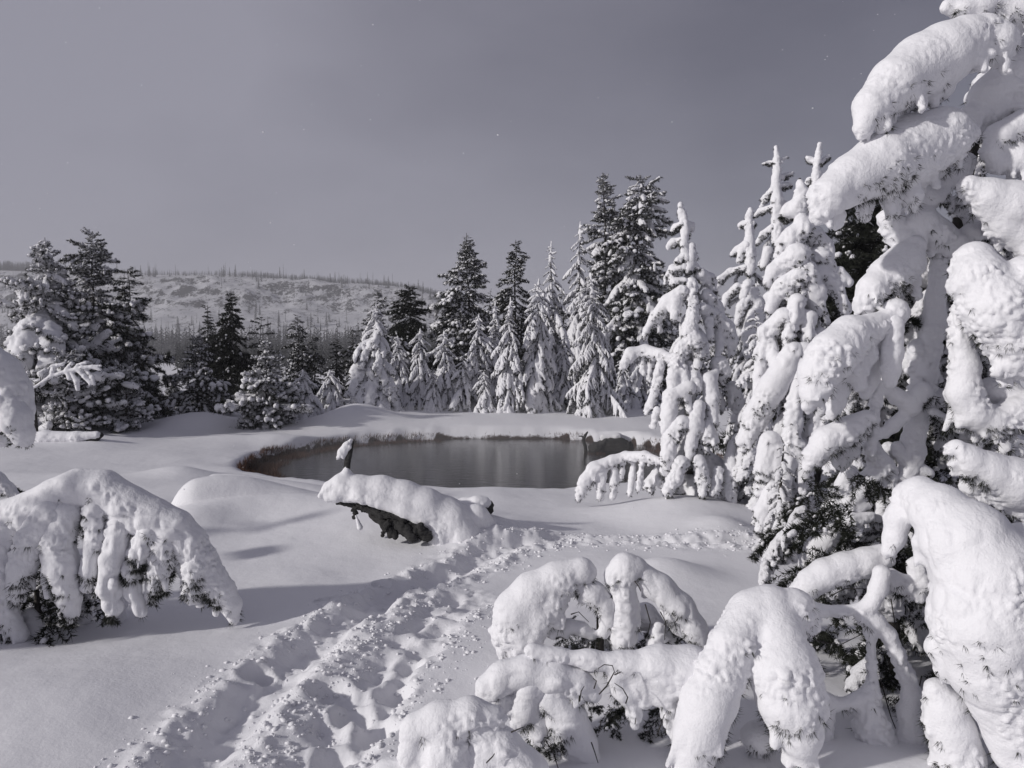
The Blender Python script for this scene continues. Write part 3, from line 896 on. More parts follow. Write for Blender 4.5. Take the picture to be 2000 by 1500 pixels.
F2 = bush(1130, 1390, 3.95, 'flattened snowy bush with bare looped twigs poking out, beside the big fir', [
    [[(955, 1345, 30), (985, 1322, 30), (1030, 1312, 31), (1080, 1322, 33), (1130, 1338, 27), (1155, 1352, 18)]],
    [[(1035, 1345, 36), (1025, 1385, 26), (1012, 1412, 14)], [(968, 1365, 26), (975, 1385, 20)], [(1055, 1400, 16), (1050, 1435, 14), (1048, 1450, 8)]],
    [[(1075, 1365, 34), (1110, 1405, 36), (1132, 1450, 32), (1150, 1495, 26), (1158, 1520, 18)], [(1105, 1440, 22), (1112, 1480, 14)]],
    [[(1040, 1272, 16), (1092, 1282, 13), (1150, 1290, 18), (1220, 1298, 24), (1288, 1302, 40), (1345, 1314, 50), (1400, 1340, 44)], [(1290, 1340, 26), (1312, 1385, 20), (1320, 1430, 13), (1317, 1452, 8)], [(1200, 1325, 17), (1226, 1360, 14), (1240, 1402, 8)], [(1255, 1330, 22), (1262, 1370, 12)]]], 140, **BK)
F3 = bush(930, 1500, 3.5, 'rounded snow-smothered bush at the bottom edge below the looped twigs', [
    [[(812, 1420, 30), (860, 1405, 33), (918, 1396, 31), (965, 1402, 24)], [(880, 1432, 42), (872, 1480, 50), (860, 1540, 50)], [(802, 1450, 26), (800, 1500, 30)]],
    [[(932, 1420, 31), (982, 1460, 36), (1020, 1505, 42), (1040, 1560, 40)], [(940, 1480, 34), (950, 1540, 40)]],
    [[(800, 1500, 24), (760, 1520, 34), (720, 1550, 40)]]], 160, **BK)
for pts in [[(1170, 1356), (1185, 1340), (1200, 1312), (1196, 1300), (1180, 1298), (1168, 1306)], [(1132, 1370), (1135, 1350), (1141, 1340)], [(1200, 1318), (1214, 1312)], [(1222, 1374), (1226, 1362), (1216, 1345), (1200, 1334)],
            [(1172, 1425), (1174, 1405)], [(1240, 1414), (1242, 1402)], [(1284, 1435), (1292, 1412), (1298, 1395)], [(1160, 1345), (1165, 1330), (1158, 1325)], [(1065, 1445), (1080, 1470), (1090, 1500)], [(1155, 1450), (1162, 1470), (1168, 1490)], [(1320, 1440), (1326, 1425)]]:
    twig(F2, pts, 3.8, 0.0036)
for pts in [[(950, 1490), (962, 1478), (966, 1472)], [(998, 1430), (1012, 1424), (1022, 1420)]]:
    twig(F3, pts, 3.38, 0.0035)
for pts in [[(1240, 1135), (1247, 1145), (1252, 1155)], [(1115, 1200), (1130, 1195), (1150, 1215)], [(1260, 1180), (1270, 1215), (1266, 1235)], [(1290, 1195), (1300, 1215), (1298, 1250)]]:
    twig(F1, pts, 4.85, 0.004)

for bush_, cx, cy, dd, n_ in ((F1, 1150, 1230, 4.95, 9), (F1, 1300, 1230, 5.0, 6), (F2, 1150, 1390, 3.98, 8), (F2, 1280, 1370, 4.05, 6), (F3, 960, 1500, 3.55, 4)):
    for i in range(n_):
        q = P(cx + RNG.uniform(-45, 45), cy + RNG.uniform(-30, 30), dd + RNG.uniform(-0.03, 0.15))
        if q[2] < gh(q[0], q[1]): q[2] = gh(q[0], q[1]) + 0.04
        o = link('bough', LIB['bare'][i % 4], bush_)
        o.location = q - np.array(bush_.location)
        o.rotation_euler = (RNG.normal(0, .3), RNG.uniform(0.0, 0.6), RNG.uniform(0, 6.28))
        s = RNG.uniform(0.14, 0.24); o.scale = (s, s, s)
# ---- bent bush at the left edge
LK = dict(vs=0.011, k=0.02, rs=0.93, top=0.08, a1=0.014, w1=0.085, a2=0.008, w2=0.034, zr=(0.8, 1.35), hangp=1.3, needles=240, nl=0.06, nw=0.003)
LB = bush(70, 1280, 5.75, 'bowed bush under deep snow at the left edge with dark needle clumps beneath', [
    [[(-90, 1035, 50), (-20, 1028, 48), (60, 1002, 46), (110, 976, 45), (155, 955, 42), (200, 960, 45), (250, 995, 48), (300, 1018, 47), (340, 1036, 45), (368, 1064, 42), (386, 1100, 40), (408, 1132, 37), (432, 1155, 30), (452, 1182, 22), (456, 1206, 14)]],
    [[(100, 1010, 40, -.1), (62, 1058, 35, -.16), (42, 1112, 30, -.2), (32, 1162, 20, -.2)]],
    [[(132, 1008, 32, -.1), (112, 1062, 34, -.16), (120, 1112, 32, -.2), (135, 1170, 24, -.2), (137, 1212, 13, -.2)], [(100, 1120, 22, -.16), (95, 1160, 14, -.18)]],
    [[(186, 1000, 25, -.1), (186, 1060, 22, -.15), (172, 1118, 17, -.18), (168, 1150, 10, -.18)]],
    [[(232, 1030, 26, -.1), (222, 1090, 26, -.15), (212, 1150, 24, -.18), (220, 1188, 18, -.18), (216, 1200, 10, -.18)]],
    [[(292, 1048, 30, -.1), (272, 1085, 25, -.12), (258, 1115, 19, -.14), (262, 1160, 16, -.14), (275, 1195, 12, -.14)]],
    [[(322, 1066, 32, -.08), (312, 1112, 27, -.1), (302, 1150, 20, -.1), (290, 1165, 12, -.1)]],
    [[(380, 1112, 30, -.08), (376, 1160, 20, -.08)], [(412, 1150, 20, -.06), (425, 1172, 14, -.06)]],
    [[(0, 1060, 45, -.1), (-12, 1130, 40, -.2), (8, 1200, 28, -.2), (38, 1242, 18, -.2)]],
    [[(60, 1205, 18, 0), (82, 1272, 22, -.1), (50, 1290, 18, -.1)], [(100, 1238, 18, .1), (115, 1275, 16, .1)]],
    [[(-30, 1190, 34, -.15), (-35, 1275, 38, -.2)]],
    [[(150, 1160, 20, .3), (165, 1220, 18, .3), (195, 1260, 14, .3)], [(230, 1170, 18, .35), (240, 1240, 15, .35)]]], 180, group=None, **LK)
# its dark inner boughs
for i in range(16):
    o = link('bough', LIB['bare' if i % 3 else 'dark'][i % 4], LB)
    a = RNG.uniform(0, 6.28)
    o.location = (RNG.uniform(-0.3, 0.45), RNG.uniform(-0.05, 0.35), RNG.uniform(0.1, 0.6))
    o.rotation_euler = (RNG.normal(0, .3), RNG.uniform(0.1, 0.6), a)
    s = RNG.uniform(0.35, 0.6); o.scale = (s, s, s)

# snow-laden sapling at the far left edge, and a sprig in front of it
S1g = P(15, 850, 9.2)
S1 = thing('snowy_sapling', (S1g[0], S1g[1], gh(S1g[0], S1g[1])), 'rounded snow-loaded sapling cut by the left edge below the pines', 'tree')
traced(S1, [[(-40, 700, 40), (-5, 735, 48), (20, 770, 40), (36, 800, 30)]], 9.0, seed=210, vs=0.018, needles=60, nw=0.004)
traced(S1, [[(10, 790, 34, -.1), (30, 820, 32, -.15), (45, 845, 22, -.15), (52, 862, 12, -.15)], [(20, 800, 25, -.15), (40, 850, 20, -.15)]], 9.0, seed=211, vs=0.018, needles=90, nw=0.004)
traced(S1, [[(-30, 780, 40, .1), (-20, 830, 40, .1), (10, 850, 22, .1)]], 9.0, seed=212, vs=0.018, needles=90, nw=0.004)
for i in range(7):
    o = link('bough', LIB['bare'][i % 4], S1)
    o.location = (RNG.uniform(-0.3, 0.1), RNG.uniform(0, 0.3), RNG.uniform(0.05, 0.3)); o.rotation_euler = (0, 0.2, RNG.uniform(0, 6.28)); o.scale = (0.45,) * 3
S2g = P(0, 965, 6.9)
S2 = thing('snowy_sprig', (S2g[0], S2g[1], gh(S2g[0], S2g[1])), 'short snow-capped evergreen sprig jutting in from the left edge', 'bush')
traced(S2, [[(-60, 920, 22), (-10, 938, 17), (15, 955, 13), (34, 968, 7)]], 6.9, seed=215, vs=0.011, needles=110, nl=0.06, nw=0.003, a1=0.008)
o = link('bough', LIB['bare'][0], S2); o.location = np.array(P(-40, 925, 6.95)) - np.array(S2.location); o.rotation_euler = (0, 0.35, 0.1); o.scale = (0.42, 0.3, 0.3)

# ---- snow-laden young firs in the middle right
def traced_fir(label, px, base_d, trunk, boughs, halfw, lib=None, nlib=0, seed=0, group='heavily laden young firs beyond the trail', vs=0.016, back=True, **kw):
    g = P(px, 900, base_d)
    t = thing('snowy_fir', (g[0], g[1], gh(g[0], g[1])), label, 'tree', group)
    loc = np.array(t.location)
    tp = [P(a, b, base_d) - loc for a, b in trunk]
    tp.append(np.array([tp[-1][0], tp[-1][1], -0.2]))
    V, F = tube2(tp, np.linspace(0.012, 0.06, len(tp)), 8, 0.08)
    link('trunk', mesh_np('trunk', V, F, [M_BARK]), t)
    ys = [b for a, b in trunk]; xs = [a for a, b in trunk]
    def df(x, y):
        xc = np.interp(y, ys, xs); hw = max(np.interp(y, [ys[0], ys[-1]], [6, halfw]), 6)
        u = min(abs(x - xc) / hw, 1)
        return -0.8 * hw * base_d / FPX * math.sqrt(1 - u * u)
    for i, ch in enumerate(boughs):
        traced(t, ch, base_d, seed=seed + i, vs=vs, depthf=df, nmat=M_NEEDLE_F, **kw)
    rng = np.random.RandomState(seed)
    H = tp[0][2]
    for i in range(nlib):
        u = (i + rng.rand()) / nlib * 0.8
        zb = H * u
        L = (halfw * base_d / FPX * (1 - u) ** 0.8 * rng.uniform(0.7, 1.0) + 0.08) * 1.3
        o = link('bough', lib[i % len(lib)], t)
        tz = np.array(tp)[::-1]
        o.location = (np.interp(zb, tz[:, 2], tz[:, 0]), np.interp(zb, tz[:, 2], tz[:, 1]), zb)
        o.rotation_euler = (rng.normal(0, .2), 0.25 + rng.normal(0, .1), i * 2.39996)
        o.scale = (L, L, L)
    return t
MK = dict(k=0.035, a1=0.012, w1=0.075, a2=0.008, w2=0.035, hangp=1.4, needles=200, top=0.1, rs=0.92, zr=(0.8, 1.3), nl=0.045, nw=0.004, limb=True)
traced_fir('snow-draped fir with cross-shaped tip at the right end of the pool', 1345, 10.6,
 [(1330, 395), (1338, 480), (1345, 600), (1345, 760), (1348, 960)], [
 [[(1329, 398, 5), (1331, 415, 7), (1337, 432, 7), (1339, 450, 9), (1336, 478, 8), (1340, 505, 11)]],
 [[(1331, 438, 7), (1318, 443, 6), (1312, 453, 4)], [(1341, 437, 8), (1352, 440, 6), (1353, 449, 4)]],
 [[(1333, 468, 7), (1315, 472, 7), (1304, 483, 4)]],
 [[(1350, 482, 10), (1349, 502, 12), (1345, 525, 12)], [(1358, 522, 10)]],
 [[(1336, 500, 10), (1325, 510, 8), (1320, 520, 4)]], [[(1336, 522, 10), (1315, 526, 10), (1303, 544, 7), (1299, 554, 4)]],
 [[(1336, 548, 8), (1318, 552, 10), (1311, 563, 6)]],
 [[(1350, 552, 12), (1355, 590, 11), (1352, 622, 14), (1346, 650, 18)]],
 [[(1332, 568, 14), (1305, 590, 17), (1280, 620, 13), (1263, 646, 9), (1259, 661, 5)], [(1320, 590, 14), (1318, 622, 10)], [(1287, 628, 8), (1289, 647, 6)]],
 [[(1368, 535, 14), (1385, 546, 14), (1392, 567, 9)]], [[(1380, 575, 13), (1398, 598, 13), (1408, 615, 10)]],
 [[(1372, 600, 10), (1398, 620, 18), (1420, 640, 16), (1430, 666, 12), (1428, 692, 8)], [(1405, 640, 10), (1405, 680, 9), (1400, 698, 5)], [(1385, 625, 9), (1388, 660, 7)]],
 [[(1345, 638, 16), (1355, 668, 22), (1366, 692, 13), (1362, 718, 7)], [(1335, 678, 16), (1326, 702, 12), (1322, 720, 7)]],
 [[(1312, 700, 10), (1290, 692, 12), (1260, 686, 14), (1232, 691, 14), (1219, 712, 9), (1216, 724, 5)], [(1255, 700, 6), (1258, 732, 4)], [(1272, 700, 8), (1268, 742, 5)], [(1290, 705, 10), (1283, 750, 10), (1271, 790, 9), (1262, 806, 5)], [(1283, 800, 8), (1276, 832, 7)]],
 [[(1321, 698, 13), (1316, 740, 15), (1320, 782, 10)], [(1335, 720, 11), (1338, 755, 8)]],
 [[(1345, 758, 17), (1312, 775, 19), (1306, 810, 18), (1300, 842, 11)], [(1340, 765, 10), (1347, 803, 8)]],
 [[(1332, 828, 20), (1311, 850, 17), (1305, 890, 16), (1297, 922, 9)]],
 [[(1397, 728, 10), (1385, 742, 17), (1390, 780, 17), (1393, 822, 11), (1392, 835, 6)]],
 [[(1365, 793, 14), (1355, 830, 19), (1350, 870, 14), (1346, 897, 8)], [(1362, 830, 13), (1376, 852, 11), (1378, 880, 7)]],
 [[(1405, 712, 20), (1412, 730, 18)], [(1430, 760, 18), (1440, 800, 12)]],
 [[(1432, 868, 12), (1427, 895, 13), (1426, 930, 14), (1430, 980, 11)], [(1442, 888, 8), (1456, 920, 6), (1461, 932, 4)], [(1402, 920, 12), (1396, 962, 11)]],
 [[(1292, 902, 8), (1260, 890, 10), (1222, 892, 12), (1196, 900, 12), (1162, 916, 16), (1142, 940, 14), (1131, 972, 9)], [(1176, 920, 12), (1171, 972, 8)], [(1200, 906, 5), (1200, 940, 9), (1197, 972, 6)], [(1236, 902, 3), (1235, 930, 7), (1231, 962, 7)], [(1256, 900, 3), (1251, 930, 6), (1246, 957, 4)], [(1216, 905, 3), (1214, 935, 4)]],
 [[(1330, 905, 17), (1318, 935, 16), (1305, 958, 14)], [(1365, 900, 15), (1375, 940, 13), (1372, 965, 10)]],
 ], 118, LIB['heavy'], 26, seed=300, **MK)
traced_fir('bulky fir plastered in lumpy snow between the cross-tipped fir and the right-edge fir', 1555, 8.2,
 [(1562, 348), (1566, 450), (1560, 600), (1550, 800), (1545, 1030)], [
 [[(1562, 358, 9), (1567, 380, 16), (1562, 405, 19), (1545, 411, 18), (1532, 415, 10)], [(1577, 400, 15), (1580, 412, 10)]],
 [[(1565, 424, 14), (1570, 446, 22), (1548, 464, 22), (1528, 478, 15), (1522, 500, 12)], [(1590, 460, 22), (1610, 478, 16), (1618, 500, 12)]],
 [[(1556, 500, 28), (1532, 512, 20), (1510, 530, 15), (1500, 552, 12)], [(1600, 502, 24), (1622, 520, 15)]],
 [[(1575, 530, 24), (1590, 570, 22), (1598, 606, 17)], [(1602, 530, 22), (1632, 560, 16), (1652, 602, 13)], [(1640, 530, 12), (1655, 550, 10)]],
 [[(1560, 542, 22), (1530, 562, 22), (1510, 582, 16), (1504, 606, 11)]],
 [[(1556, 590, 20), (1548, 622, 17), (1540, 655, 13), (1535, 680, 8)], [(1580, 620, 18), (1578, 660, 14)]],
 [[(1530, 620, 22), (1500, 650, 20), (1488, 690, 16), (1482, 730, 12), (1480, 790, 11), (1478, 810, 7)], [(1505, 660, 16), (1512, 700, 12), (1510, 740, 8)]],
 [[(1550, 690, 26), (1510, 755, 30), (1475, 815, 26), (1457, 862, 15), (1452, 880, 8)]],
 [[(1570, 690, 25), (1560, 760, 21), (1547, 830, 18), (1540, 900, 16), (1532, 960, 13), (1522, 1012, 10)], [(1556, 870, 18), (1570, 920, 16), (1568, 970, 10)]],
 [[(1505, 862, 24), (1492, 920, 22), (1486, 962, 11)], [(1520, 880, 18), (1518, 930, 12)]],
 [[(1512, 955, 20), (1492, 1000, 21), (1484, 1035, 11)], [(1530, 980, 16), (1535, 1030, 12), (1530, 1060, 8)]],
 [[(1585, 720, 26), (1600, 790, 22), (1590, 850, 16)], [(1600, 660, 24), (1615, 700, 18)]],
 ], 95, LIB['heavy'], 26, seed=340, **MK)
TS = dict(vs=0.016, **{**MK, 'hangp': 0.5})
traced_fir('slim fir with stubby snowy tip left of the bulky lumpy fir', 1462, 11.5,
 [(1465, 405), (1462, 520), (1465, 700), (1465, 960)], [
 [[(1465, 409, 5), (1463, 425, 8), (1464, 445, 9), (1464, 470, 10), (1466, 500, 10), (1465, 530, 10)]],
 [[(1462, 436, 8), (1452, 439, 8), (1445, 440, 5)], [(1470, 436, 7)]], [[(1458, 478, 11), (1441, 488, 8), (1430, 496, 5)], [(1450, 492, 9), (1444, 510, 7)]],
 [[(1455, 522, 7), (1427, 530, 8), (1406, 546, 7), (1400, 564, 5)]],
 [[(1440, 560, 9), (1420, 580, 9), (1411, 600, 6)], [(1462, 555, 12), (1452, 580, 9)]],
 [[(1470, 570, 13), (1448, 600, 11), (1440, 630, 7)], [(1480, 590, 13), (1470, 630, 10)]],
 [[(1475, 620, 22), (1466, 655, 18), (1462, 690, 12)], [(1490, 650, 20), (1500, 690, 14)]],
 ], 90, LIB['slim'], 44, seed=380, **TS)
traced_fir('tallest of the slim snow-frosted firs, spire rising behind the bulky lumpy fir', 1515, 13.0,
 [(1516, 285), (1518, 400), (1520, 600), (1520, 900)], [
 [[(1516, 287, 4), (1517, 310, 6), (1518, 332, 8), (1516, 360, 10), (1518, 392, 13), (1518, 430, 12), (1518, 470, 12)]],
 [[(1514, 317, 5), (1502, 318, 4), (1490, 320, 3)], [(1523, 314, 5), (1538, 307, 3)]], [[(1525, 346, 7), (1537, 342, 5), (1549, 337, 3)], [(1520, 365, 9), (1540, 362, 7)]],
 [[(1510, 371, 8), (1494, 388, 7), (1487, 402, 4)]], [[(1506, 405, 6), (1485, 412, 6), (1474, 422, 4)], [(1530, 400, 9), (1540, 420, 7)]],
 [[(1508, 445, 8), (1490, 458, 7), (1478, 475, 5)], [(1500, 490, 11), (1492, 520, 9)]],
 ], 95, LIB['slim'], 50, seed=400, **TS)
traced_fir('thin frosted spire with a forked tip beside the topmost bough of the right-edge fir', 1597, 12.0,
 [(1600, 281), (1594, 380), (1598, 600), (1600, 900)], [
 [[(1601, 282, 5), (1598, 300, 6), (1596, 316, 7), (1594, 342, 8), (1593, 372, 9), (1595, 420, 14)]],
 [[(1592, 316, 5), (1584, 312, 5), (1576, 307, 3)], [(1600, 320, 5), (1610, 312, 4), (1619, 304, 3)]],
 [[(1592, 350, 7), (1580, 352, 6), (1572, 360, 4)], [(1600, 362, 8), (1612, 372, 5)]],
 ], 80, LIB['slim'], 34, seed=420, **TS)

# ------------------------------------------------------------------ conifers around the pool (each its own thing)
LH, LS, LP, LD, LB_, LN, LU = LIB['heavy'], LIB['slim'], LIB['spray'], LIB['dark'], LIB['bare'], LIB['snowy'], LIB['puff']
GL, GW, GD = 'pines at the left edge', 'snow-draped firs behind the pool', 'dark conifers behind the pool'
fir('snowy_pine', 'broad pine at the left with puffs of snow on every tuft', 100, 458, 20.5, 134, LU + LH[:4], 180, GL, 0.2, 1, thick=1.0, shape=1.05, leader=False, spread=1.3, rad_min=0.16)
fir('snowy_pine', 'taller dark pine with snow pillows, right behind the broad puffed pine', 185, 446, 22.5, 118, LN + LU[:2], 170, GL, 0.15, 2, shape=0.95, leader=False, spread=1.3, rad_min=0.16)
fir('dark_pine', 'dark right-hand pine of the left-edge cluster with knobbly top', 262, 522, 23.5, 62, LD, 85, GL, 0.15, 3, shape=0.55, leader=False)
fir('snowy_pine', 'low spreading snowy pine under the left-edge cluster, beside the buried log', 130, 690, 19.0, 75, LU, 34, GL, 0.2, 4, shape=0.5, leader=False, thick=1.1)
fir('snowy_pine', 'bushy waist-high pine below the dark right-hand pine of the left cluster', 245, 725, 20.5, 62, LU, 36, GL, 0.2, 5, shape=0.5, leader=False)
fir('snowy_fir', 'dark fir with snow tufts standing just right of the left-edge cluster', 385, 655, 23.5, 66, LN, 75, None, 0.25, 6, leader=False)
fir('dark_fir', 'tall black-green fir with little snow behind the tufted fir', 447, 568, 27.5, 61, LB_, 128, GD, 0.2, 7, leader=False, shape=0.75, spread=1.3, rad_min=0.13)
fir('dark_fir', 'narrow black-green fir touching the left side of the tall black-green fir', 405, 592, 29.0, 37, LB_, 81, GD, 0.2, 8, leader=False, spread=1.3, rad_min=0.13)
fir('sparse_pine', 'thin leaning pine with few boughs right of the tall black-green fir', 500, 612, 27.5, 26, LB_, 18, GD, 0.1, 9, leader=False, lean=0.09, t0=0.35, shape=0.5)
fir('snowy_fir', 'plump young fir with fat snow clumps, in front of the thin leaning pine', 522, 665, 21.5, 74, LU, 70, None, 0.3, 10, thick=1.15)
fir('dark_fir', 'dark spiky fir near the hill foot, left of the smaller dark twin', 585, 612, 30.0, 48, LD, 87, GD, 0.15, 11, leader=False, spread=1.3, rad_min=0.13)
fir('dark_fir', 'smaller dark fir close beside the spiky one near the hill foot', 614, 656, 30.5, 37, LD, 67, GD, 0.15, 12, leader=False, spread=1.3, rad_min=0.13)
fir('snowy_fir', 'short drooping snowy fir in front of the dark spiky fir', 592, 722, 23.5, 62, LS, 65, GW, 0.3, 13, spread=1.5, thick=1.25)
fir('dark_fir', 'small dark fir left of the stout white fir', 657, 660, 31.0, 30, LB_, 64, GD, 0.15, 14, leader=False, spread=1.3, rad_min=0.13)
fir('snowy_fir', 'little snowy fir nestled at the left foot of the stout white fir', 645, 722, 24.5, 47, LS, 57, GW, 0.3, 15, spread=1.5, thick=1.25)
fir('dark_fir', 'snow-dusted dark fir rising right behind the stout white fir', 738, 560, 29.0, 57, LN, 108, GD, 0.2, 16, leader=False, spread=1.3, rad_min=0.13)
fir('snowy_fir', 'stout white fir standing out at the centre left behind the pool', 727, 590, 24.5, 82, LH, 80, GW, 0.35, 17, thick=1.05, spread=1.3)
fir('dark_fir', 'broad dark unsnowed fir between the stout white fir and the tall flecked fir', 803, 553, 33.0, 57, LB_, 128, GD, 0.15, 18, leader=False, shape=0.7, spread=1.3, rad_min=0.13)
fir('snowy_fir', 'slender white fir directly right of the stout white fir', 778, 655, 26.0, 47, LS, 71, GW, 0.35, 19, spread=1.5, thick=1.25)
fir('snowy_fir', 'slender white fir in front of the broad dark fir', 822, 640, 26.0, 47, LS, 73, GW, 0.35, 20, spread=1.5, thick=1.25)
fir('snowy_fir', 'slender white fir in front of the left flank of the tall flecked fir', 866, 645, 26.0, 49, LS, 73, GW, 0.35, 21, spread=1.5, thick=1.25)
fir('dark_fir', 'tall grey-green fir flecked with snow at the centre of the far bank', 918, 450, 31.0, 85, LN, 168, GD, 0.15, 22, leader=False, shape=0.8, spread=1.3, rad_min=0.13)
fir('dark_fir', 'dark pointed fir right of the tall flecked fir', 1006, 464, 33.0, 61, LD, 135, GD, 0.15, 23, leader=False, shape=0.8, spread=1.3, rad_min=0.13)
fir('snowy_fir', 'white fir below the tall flecked fir, left one of a close pair', 928, 612, 26.5, 49, LS, 80, GW, 0.35, 24, spread=1.5, thick=1.25)
fir('snowy_fir', 'white fir below the tall flecked fir, right one of a close pair', 962, 590, 27.0, 47, LS, 80, GW, 0.35, 25, spread=1.5, thick=1.25)
fir('snowy_fir', 'narrow white fir standing forward in front of the dark pointed fir', 992, 580, 25.0, 47, LS, 88, GW, 0.4, 26, spread=1.5, thick=1.25)
fir('snowy_fir', 'white fir with drooping tiers right of the narrow forward fir', 1050, 545, 25.5, 62, LS, 93, GW, 0.38, 27, spread=1.5, thick=1.25)
fir('snowy_fir', 'tall thin-topped white fir behind the fir with drooping tiers', 1080, 470, 28.5, 66, LS, 93, GW, 0.3, 28, shape=1.0, spread=1.5, thick=1.25)
fir('snowy_fir', 'airy frosted fir with bare spindly tip left of the tall twin pines', 1132, 430, 32.0, 68, LS, 100, GW, 0.2, 29, shape=1.0, spread=1.5, thick=1.25)
fir('snowy_fir', 'lace-like frosted fir spreading wide at its foot below the twin pines', 1166, 535, 24.5, 74, LP, 150, GW, 0.45, 30, shape=0.75, spread=1.4, thick=1.3)
fir('dark_pine', 'left and thinner of the two tall pines behind the lace-like fir', 1184, 330, 34.5, 60, LN + LS[:1], 130, GD, 0.12, 31, leader=False, shape=0.5, t0=0.2, spread=1.25, rad_min=0.16)
fir('dark_pine', 'tallest broad pine with snow-tipped tufts behind the lace-like fir', 1236, 336, 32.0, 96, LN + LS[:2], 210, GD, 0.2, 32, leader=False, shape=0.62, spread=1.25, rad_min=0.16)
fir('snowy_fir', 'low snowy fir half hidden at the foot of the tallest broad pine', 1246, 680, 27.0, 68, LS, 78, GW, 0.35, 33, leader=False, spread=1.5, thick=1.25)
for i, (px, tp_, d, hw, lab) in enumerate([
    (760, 735, 24.8, 34, 'low frosted sapling at the right foot of the stout white fir'), (845, 720, 25.4, 34, 'low frosted sapling below the broad dark fir'),
    (900, 690, 25.6, 36, 'rounded frosted sapling below the left flank of the flecked fir'), (945, 720, 25.2, 34, 'low frosted sapling between the close pair and the narrow forward fir'),
    (1020, 700, 25.6, 34, 'frosted sapling between the narrow forward fir and the drooping-tier fir'), (1100, 650, 26.2, 44, 'frosted sapling between the drooping-tier fir and the lace-like fir'),
    (700, 715, 25.6, 40, 'frosted sapling touching the left side of the stout white fir'), (1215, 700, 26.0, 44, 'frosted sapling right of the lace-like fir')]):
    fir('snowy_fir', lab, px, tp_, d, hw, LS, 50, GW, 0.35, 80 + i, spread=1.5, thick=1.2, leader=False)
fir('dark_fir', 'large dark fir glimpsed behind the boughs of the right-edge fir', 1705, 360, 15.5, 190, LB_, 290, None, 0.15, 34, leader=False, shape=0.6)
fir('snowy_fir', 'half-hidden laden fir in the gap between the cross-tipped fir and the lumpy fir', 1478, 600, 10.2, 80, LH, 64, 'heavily laden young firs beyond the trail', 0.35, 36, leader=False, t0=0.0)
fir('snowy_fir', 'small laden fir at the foot of the lumpy fir, beside the trail', 1525, 860, 7.6, 60, LH, 34, 'heavily laden young firs beyond the trail', 0.35, 37, leader=False, t0=0.0)
fir('snowy_fir', 'laden fir hidden behind the low arches of the right-edge fir', 1660, 700, 7.0, 120, LH, 60, 'heavily laden young firs beyond the trail', 0.3, 38, leader=False, t0=0.0)
fir('snowy_fir', 'snow-covered fir beyond the left edge shading the drift by the log', -370, 680, 7.0, 95, LH, 36, None, 0.3, 40, t0=0.0)
fir('snowy_fir', 'snow-covered fir out of view to the left whose shade falls on the trail', -800, 640, 4.6, 190, LH, 50, None, 0.3, 39, t0=0.0)
# filler trees deeper in the stand
for i, (px, tp_, d, hw, lb, lab) in enumerate([
    (690, 640, 33, 34, LD, 'dim dark fir deep behind the stout white fir'), (880, 560, 34, 46, LD, 'dim dark fir deep behind the left flank of the flecked fir'),
    (1040, 600, 34, 42, LD, 'dim dark fir deep behind the drooping-tier fir'), (1105, 560, 35, 46, LD, 'dim dark fir deep behind the airy frosted fir'),
    (1290, 560, 33, 50, LN, 'snow-flecked fir deep behind the cross-tipped fir'), (1400, 560, 30, 60, LN, 'snow-flecked fir deep behind the slim stubby-tipped fir'),
    (955, 560, 35, 40, LD, 'dim dark fir between the flecked fir and the dark pointed fir'), (340, 745, 27, 40, LD, 'low dark fir in the gap right of the left-edge pines')]):
    fir('dark_fir', lab, px, tp_, d, hw, lb, 55, GD, 0.15, 60 + i, leader=False)
# ------------------------------------------------------------------ fallen log on the drift
def wood_mat():
    m, n, l, b = new_mat('weathered_wood')
    tc = n.new('ShaderNodeTexCoord')
    mp = n.new('ShaderNodeMapping'); mp.inputs['Scale'].default_value = (2, 14, 14)
    l.new(tc.outputs['Object'], mp.inputs['Vector'])
    t = noise_node(n, l, 3, 6, 0.7, mp.outputs[0])
    cr = n.new('ShaderNodeValToRGB')
    cr.color_ramp.elements[0].color = (0.006, 0.006, 0.006, 1); cr.color_ramp.elements[0].position = 0.3
    cr.color_ramp.elements[1].color = (0.055, 0.052, 0.052, 1); cr.color_ramp.elements[1].position = 0.8
    l.new(t.outputs[0], cr.inputs[0]); l.new(cr.outputs[0], b.inputs['Base Color'])
    l.new(bump(n, l, t.outputs[0], 1.0, 0.03), b.inputs['Normal'])
    b.inputs['Roughness'].default_value = 0.85
    return m
M_WOOD = wood_mat()
DL = 8.2
lg = P(780, 1030, DL)
LOG = thing('fallen_log', (lg[0], lg[1], gh(lg[0], lg[1])), 'dead log under a thick snow cap with an upright snag, beside the pool', 'log')
lz = np.array(LOG.location)
rng = np.random.RandomState(12)
def ptsd(ps): return [P(a, b, DL + (c if True else 0)) - lz for a, b, c in ps]
def wood_caps(chs):
    cc = []
    for ch in chs:
        cc += capchain(ptsd([q[:3] for q in ch]), [q[3] * DL / FPX for q in ch])
    return cc
V, Q, N = snow_shape(wood_caps([[(662, 982, .1, 5), (700, 988, .03, 9), (738, 1000, 0, 13), (775, 1014, -.02, 18), (808, 1028, -.02, 20), (850, 1046, .05, 18)]]), 0.012, 0.03, 0.03, 0.10, 0.012, 0.04, 1.0, 4.4)
link('trunk', mesh_np('trunk', V, Q, [M_WOOD]), LOG)
